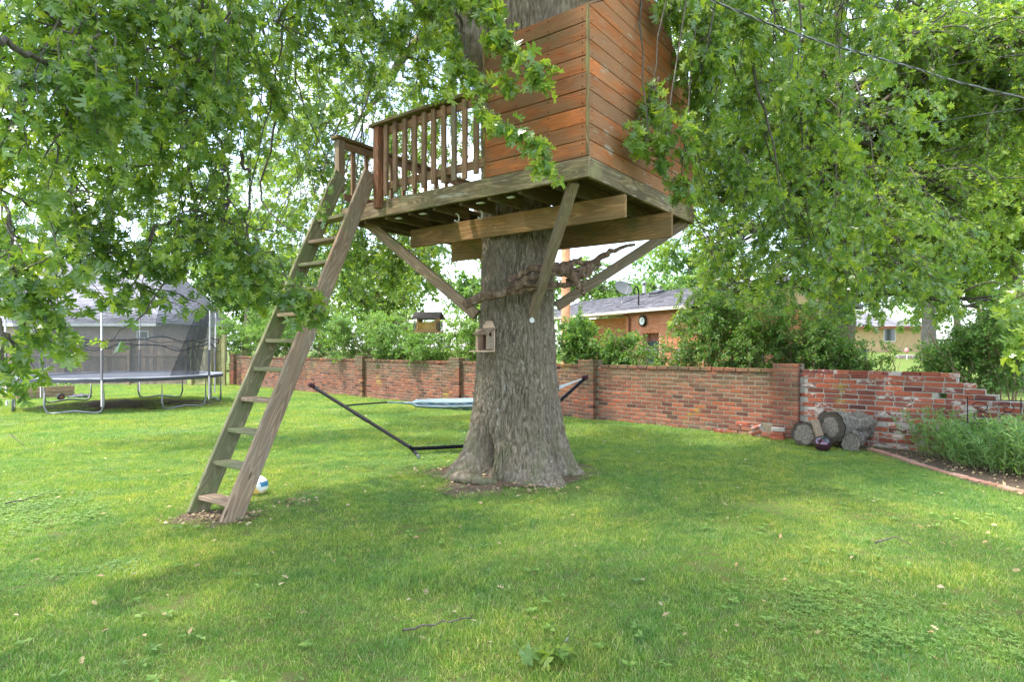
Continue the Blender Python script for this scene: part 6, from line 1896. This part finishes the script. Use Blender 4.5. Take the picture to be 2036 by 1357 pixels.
while len(spots) < 30 and tries < 4000:
    tries += 1
    y = g.uniform(6.1, 8.75); x = g.uniform(5.5, 8.0)
    d = (Vector((x, y, 0)) - A0).dot(WN)
    if d < .28 or x / y > .93: continue
    if x < np.interp(y, [6.1, 7.2, 8.6], [5.95, 5.6, 5.75]): continue
    if all((x - a) ** 2 + (y - b) ** 2 > .24 ** 2 for a, b in spots): spots.append((x, y))
spots.sort(key=lambda s: s[1])
for i, (x, y) in enumerate(spots):
    px = CX + x / y * FPX
    bedplant(x, y, .46 + .24 * g.random() + (.06 if x > 6.3 else 0), 30, 'feathery pale green perennial clump growing in the flower bed before the broken wall', 300 + i)

# greens in the raised planter
w = Crown(9)
for k in range(40):
    q = pa + dx * g.uniform(.1, 1.4) + dy * g.uniform(.1, .9); w.cluster(np.array([q.x, q.y, .30 + g.uniform(0, .12)]), (0, 0, 1), 10, .14, .8, .07)
t = thing('planter_greens', pa + dx * .8, 'leafy vegetables growing in the raised planter', 'plants')
w.build(t, M_BEDLEAF, SMALL, nobj=0, upn=.8)

# fallen leaves, twig with oak leaves
def sprig():
    t = thing('fallen_twig', gp(1100, 1320), 'fallen oak twig with several green leaves lying on the near lawn', 'twig')
    b = gp(1112, 1312) + Vector((0, 0, .05)); e = gp(1132, 1290) + Vector((0, 0, .06))
    tubes('twig', [curve_pts([gp(1085, 1318) + Vector((0, 0, .055)), b, e], 5, .002)], [.0035], M_BARK2, t, 6)
    gg = np.random.default_rng(4)
    mes = [mesh_np('leaf', V, F, M_LEAF) for V, F in OAKS]
    for k in range(9):
        a = math.radians(90 + k * 33); D = np.array([[math.cos(a), math.sin(a), .05]])
        Rm = frames(D, gg, .25)[0]
        M = Matrix(Rm.tolist()).to_4x4() @ Matrix.Diagonal((.12, .12, .12, 1)); M.translation = gp(1098 + gg.uniform(-26, 22), 1318 + gg.uniform(-10, 12)) + Vector((0, 0, .052 + .002 * k))
        obj('leaf', mes[k % 4], t, M)
sprig()
gg = np.random.default_rng(14)
nL = 900
xy = np.stack([gg.uniform(-7, 7, nL), gg.uniform(2.8, 13, nL), gg.uniform(.026, .040, nL)], -1)
D_ = gg.normal(0, 1, (nL, 3)); D_[:, 2] *= .2
M_DEAD = leaf_mat('dead_leaf', (.36, .24, .12), (.46, .34, .20), (.55, .44, .30), trans=.1, gloss=.8, tcol=(1, 1, 1))
obj('fallen_leaves', leaves_mesh('fallen_leaves', xy, frames(D_, gg, .3), gg.uniform(.02, .055, nL), SMALL + MIDS, M_DEAD, gg), None, None, 'stuff')
nL = 700                                        # litter on the bare spots
cs = gg.choice(len(DIRT), nL, p=np.array([.22, .06, .12, .22, .10, .06, .22]))
xy = np.array([[DIRT[c][0] + gg.normal(0, DIRT[c][2] * .5), DIRT[c][1] + gg.normal(0, DIRT[c][3] * .5), gg.uniform(.012, .03)] for c in cs])
D_ = gg.normal(0, 1, (nL, 3)); D_[:, 2] *= .3
obj('leaf_litter', leaves_mesh('leaf_litter', xy, frames(D_, gg, .5), gg.uniform(.02, .06, nL), SMALL, M_DEAD, gg), None, None, 'stuff')
nL = 900                                        # litter on the bed
xy = np.stack([gg.uniform(4.95, 7.2, nL), gg.uniform(4.8, 9.1, nL), gg.uniform(.015, .04, nL)], -1)
xy = xy[(xy[:, 0] > 5.08) & (((xy[:, :2] - np.array(A0)[:2]) @ np.array(WN)[:2]) > .05)]
D_ = gg.normal(0, 1, xy.shape); D_[:, 2] *= .4
obj('leaf_litter', leaves_mesh('leaf_litter', xy, frames(D_, gg, .5), gg.uniform(.02, .06, len(xy)), SMALL, M_DEAD, gg), None, None, 'stuff')
for i, pts in enumerate(([(800, 1268), (850, 1258), (905, 1250), (940, 1240)], [(10, 1010), (60, 1000), (100, 985)], [(22, 868), (48, 892)], [(1740, 1090), (1775, 1082), (1810, 1094)])):
    c = [gp(*p) + Vector((0, 0, .035 + .008 * (j % 2))) for j, p in enumerate(pts)]
    tag(tubes('fallen_twig', [curve_pts(c, 4, .006)], [np.linspace(.0065, .003, 4 * (len(c) - 1) + 1)], M_BARK2, None, 6), ['crooked dark twig lying on the near lawn below the ladder', 'thin twig lying on the lawn at the far left edge', 'short dark twig on the sunny lawn in front of the trampoline', 'pale bent twig on the lawn near the right edge'][i], 'twig')

gw_ = np.random.default_rng(61)
Pw, Dw, Sw = [], [], []
for _ in range(900):
    x, y = gw_.uniform(-6, 6), gw_.uniform(2.5, 9.5)
    if abs(x) > y * .9 or (x > 4.9): continue
    if pnoise(np.array([x * .8]), np.array([y * .8]), np.array([3.0]))[0] < -.05: continue
    m_ = gw_.integers(4, 8); a_ = gw_.uniform(0, 6.28) + np.arange(m_) * 6.28 / m_
    Pw.append(np.tile([[x, y, .022]], (m_, 1)) + gw_.normal(0, .004, (m_, 3))); Dw.append(np.stack([np.cos(a_), np.sin(a_), gw_.uniform(.15, .5, m_)], -1)); Sw.append(gw_.uniform(.022, .05, m_))
obj('broadleaf_weeds', leaves_mesh('broadleaf_weeds', np.concatenate(Pw), frames(np.concatenate(Dw), gw_, .15), np.concatenate(Sw), SMALL, M_CLOVER, gw_), None, None, 'stuff')

# ---------------------------------------------------------------- grass: small tiles of blades scattered by one node setup
src = bpy.data.collections.new('grass_tiles')
def tile(name, n, rad, h, wd, seed, lean=.5, clover=0):
    g = np.random.default_rng(seed)
    a = g.uniform(0, 2 * np.pi, n); r = rad * np.sqrt(g.uniform(0, 1, n))
    b = np.stack([r * np.cos(a), r * np.sin(a), np.full(n, -.004)], -1)
    hh = h * g.uniform(.45, 1.15, n)
    la = g.uniform(0, 2 * np.pi, n); ll = hh * g.uniform(.1, 1.0, n) * lean * 1.6
    ld = np.stack([np.cos(la), np.sin(la), 0 * la], -1)
    sa = g.uniform(0, 2 * np.pi, n); sd = np.stack([np.cos(sa), np.sin(sa), 0 * sa], -1) * (wd * g.uniform(.6, 1.2, n))[:, None]
    mid = b + ld * (ll * .35)[:, None] + np.stack([0 * hh, 0 * hh, hh * .62], -1)
    tip = b + ld * ll[:, None] + np.stack([0 * hh, 0 * hh, hh], -1)
    V = np.stack([b - sd, b + sd, mid + sd * .75, mid - sd * .75, tip], 1).reshape(-1, 3)
    k = np.arange(n)[:, None] * 5
    F = np.concatenate([k + np.array([[0, 1, 2]]), k + np.array([[0, 2, 3]]), k + np.array([[3, 2, 4]])])
    me = mesh_np(name, V, F, M_GRASS)
    me.materials.append(M_CLOVER)
    if clover:
        V2, F2 = [], []; base = len(V)
        for _ in range(clover):
            q = rad * math.sqrt(g.uniform(0, 1)); t = g.uniform(0, 6.28); c = np.array([q * math.cos(t), q * math.sin(t), h * g.uniform(.5, .95)]); t0 = g.uniform(0, 6.28); s = g.uniform(.008, .014)
            for u in range(3):
                t1 = t0 + u * 2.094
                d = np.array([math.cos(t1), math.sin(t1), .15]); e = np.array([-math.sin(t1), math.cos(t1), 0])
                V2 += [c, c + (d * .9 + e * .55) * s, c + d * 1.5 * s, c + (d * .9 - e * .55) * s]
                F2 += [(base, base + 1, base + 2), (base, base + 2, base + 3)]; base += 4
        me2 = mesh_np(name, np.concatenate([V, np.array(V2)]), np.concatenate([F, np.array(F2)]), M_GRASS)
        me2.materials.append(M_CLOVER)
        mi = np.zeros(len(F) + len(F2), np.int32); mi[len(F):] = 1
        me2.polygons.foreach_set('material_index', mi); me = me2
    o = bpy.data.objects.new(name, me); src.objects.link(o)
for k in range(4): tile('tile_%d' % k, 300, .17, .032, .0018, 500 + k, lean=.8)
tile('tile_4', 220, .17, .030, .0018, 510, lean=.7, clover=20)
tile('tile_5', 170, .17, .030, .0018, 511, lean=.7, clover=40)
tile('tile_6', 190, .17, .022, .0018, 512, lean=.9)

ng = bpy.data.node_groups.new('scatter_grass', 'GeometryNodeTree')
ng.interface.new_socket('Geometry', in_out='INPUT', socket_type='NodeSocketGeometry')
ng.interface.new_socket('Geometry', in_out='OUTPUT', socket_type='NodeSocketGeometry')
gi = ng.nodes.new('NodeGroupInput'); go = ng.nodes.new('NodeGroupOutput')
ci = ng.nodes.new('GeometryNodeCollectionInfo'); ci.inputs['Collection'].default_value = src
ci.inputs['Separate Children'].default_value = True; ci.inputs['Reset Children'].default_value = True
ip = ng.nodes.new('GeometryNodeInstanceOnPoints'); ip.inputs['Pick Instance'].default_value = True
def named(n, t):
    q = ng.nodes.new('GeometryNodeInputNamedAttribute'); q.data_type = t; q.inputs['Name'].default_value = n; return q.outputs['Attribute']
ng.links.new(gi.outputs[0], ip.inputs['Points']); ng.links.new(ci.outputs[0], ip.inputs['Instance'])
ng.links.new(named('tile', 'INT'), ip.inputs['Instance Index'])
ng.links.new(named('rot', 'FLOAT_VECTOR'), ip.inputs['Rotation'])
ng.links.new(named('size', 'FLOAT_VECTOR'), ip.inputs['Scale'])
ng.links.new(ip.outputs[0], go.inputs[0])
def scatter(name, pts, size, parent=None):
    g = np.random.default_rng(len(pts))
    n = len(pts)
    me = bpy.data.meshes.new(name); me.vertices.add(n); me.vertices.foreach_set('co', pts.astype(np.float32).ravel())
    x, y = pts[:, 0], pts[:, 1]
    tn = pnoise(x * .9 + 4, y * .9, x * 0) + g.normal(0, .16, n)
    c2 = pnoise(x * .45 + 40, y * .45, x * 0) + g.normal(0, .12, n)
    idx = g.integers(0, 4, n)
    idx = np.where(c2 > .50, 4 + (tn > 0), idx); idx = np.where((c2 < -.42), 6, idx)
    A = me.attributes.new('tile', 'INT', 'POINT'); A.data.foreach_set('value', idx.astype(np.int32))
    rot = np.zeros((n, 3), np.float32); rot[:, 2] = g.uniform(0, 6.28, n)
    A = me.attributes.new('rot', 'FLOAT_VECTOR', 'POINT'); A.data.foreach_set('vector', rot.ravel())
    hv = .95 + .6 * pnoise(x * 2.2, y * 2.2, x * 0 + 3) + .75 * pnoise(x * 5, y * 5, x * 0 + 9) + g.normal(0, .16, n)
    sv = np.stack([size, size, size * np.clip(hv, .35, 1.8)], -1).astype(np.float32)
    A = me.attributes.new('size', 'FLOAT_VECTOR', 'POINT'); A.data.foreach_set('vector', sv.ravel())
    o = obj(name, me, parent, None, 'stuff')
    md = o.modifiers.new('scatter', 'NODES'); md.node_group = ng
    return o
def jgrid(x0, x1, y0, y1, d, g):
    a, b = np.meshgrid(np.arange(x0, x1, d), np.arange(y0, y1, d)); q = np.stack([a.ravel(), b.ravel()], -1)
    return q + g.uniform(-.5, .5, q.shape) * d
g = np.random.default_rng(99)
wn = np.array(WN)[:2]; a0 = np.array(A0)[:2]
def keepmask(q, strict=1.0):
    m = ((q - a0) @ wn) > .03
    x, y = q[:, 0], q[:, 1]
    bed = (x > np.interp(y, [4, 5.4, 6, 8.4, 8.9, 9.4], [5.5, 5.22, 5.12, 5.08, 5.0, 4.85])) & (y < 10)
    m &= ~bed
    m &= np.abs(x) < y * 1.0 + 2.2
    for cx, cy_, rx, ry, s in DIRT:
        r = np.sqrt(((x - cx) / rx) ** 2 + ((y - cy_) / ry) ** 2) + .35 * pnoise(x * 4, y * 4, x * 0 + 1)
        m &= ~((r < 1.0) & (g.uniform(0, 1, len(x)) < s * np.clip(1.5 - r, 0, 1) * 1.3))
    thin = pnoise(x * 1.1 + 9, y * 1.1 + 4, x * 0) + .5 * pnoise(x * 4, y * 4, x * 0)
    m &= ~((thin > .34) & (g.uniform(0, 1, len(x)) < np.clip((thin - .34) * 3, 0, .8)))
    m &= ~((pnoise(x * 2.7 + 30, y * 2.7, x * 0) > .48) & (g.uniform(0, 1, len(x)) < .8))
    return m
q = jgrid(-11, 11, 1.6, 9.0, .125, g); q = q[keepmask(q)]
p1 = np.column_stack([q, np.zeros(len(q))]); s1 = g.uniform(.8, 1.15, len(q))
q2 = jgrid(-21, 9, 9.0, 24.5, .21, g); q2 = q2[keepmask(q2)]
m = (q2[:, 1] < 23.2) | (q2[:, 0] > -11.6); q2 = q2[m]
p2 = np.column_stack([q2, np.zeros(len(q2))]); s2 = g.uniform(1.2, 1.6, len(q2))
print('GRASS', len(p1), len(p2))
scatter('lawn_grass', np.concatenate([p1, p2]), np.concatenate([s1, s2]))
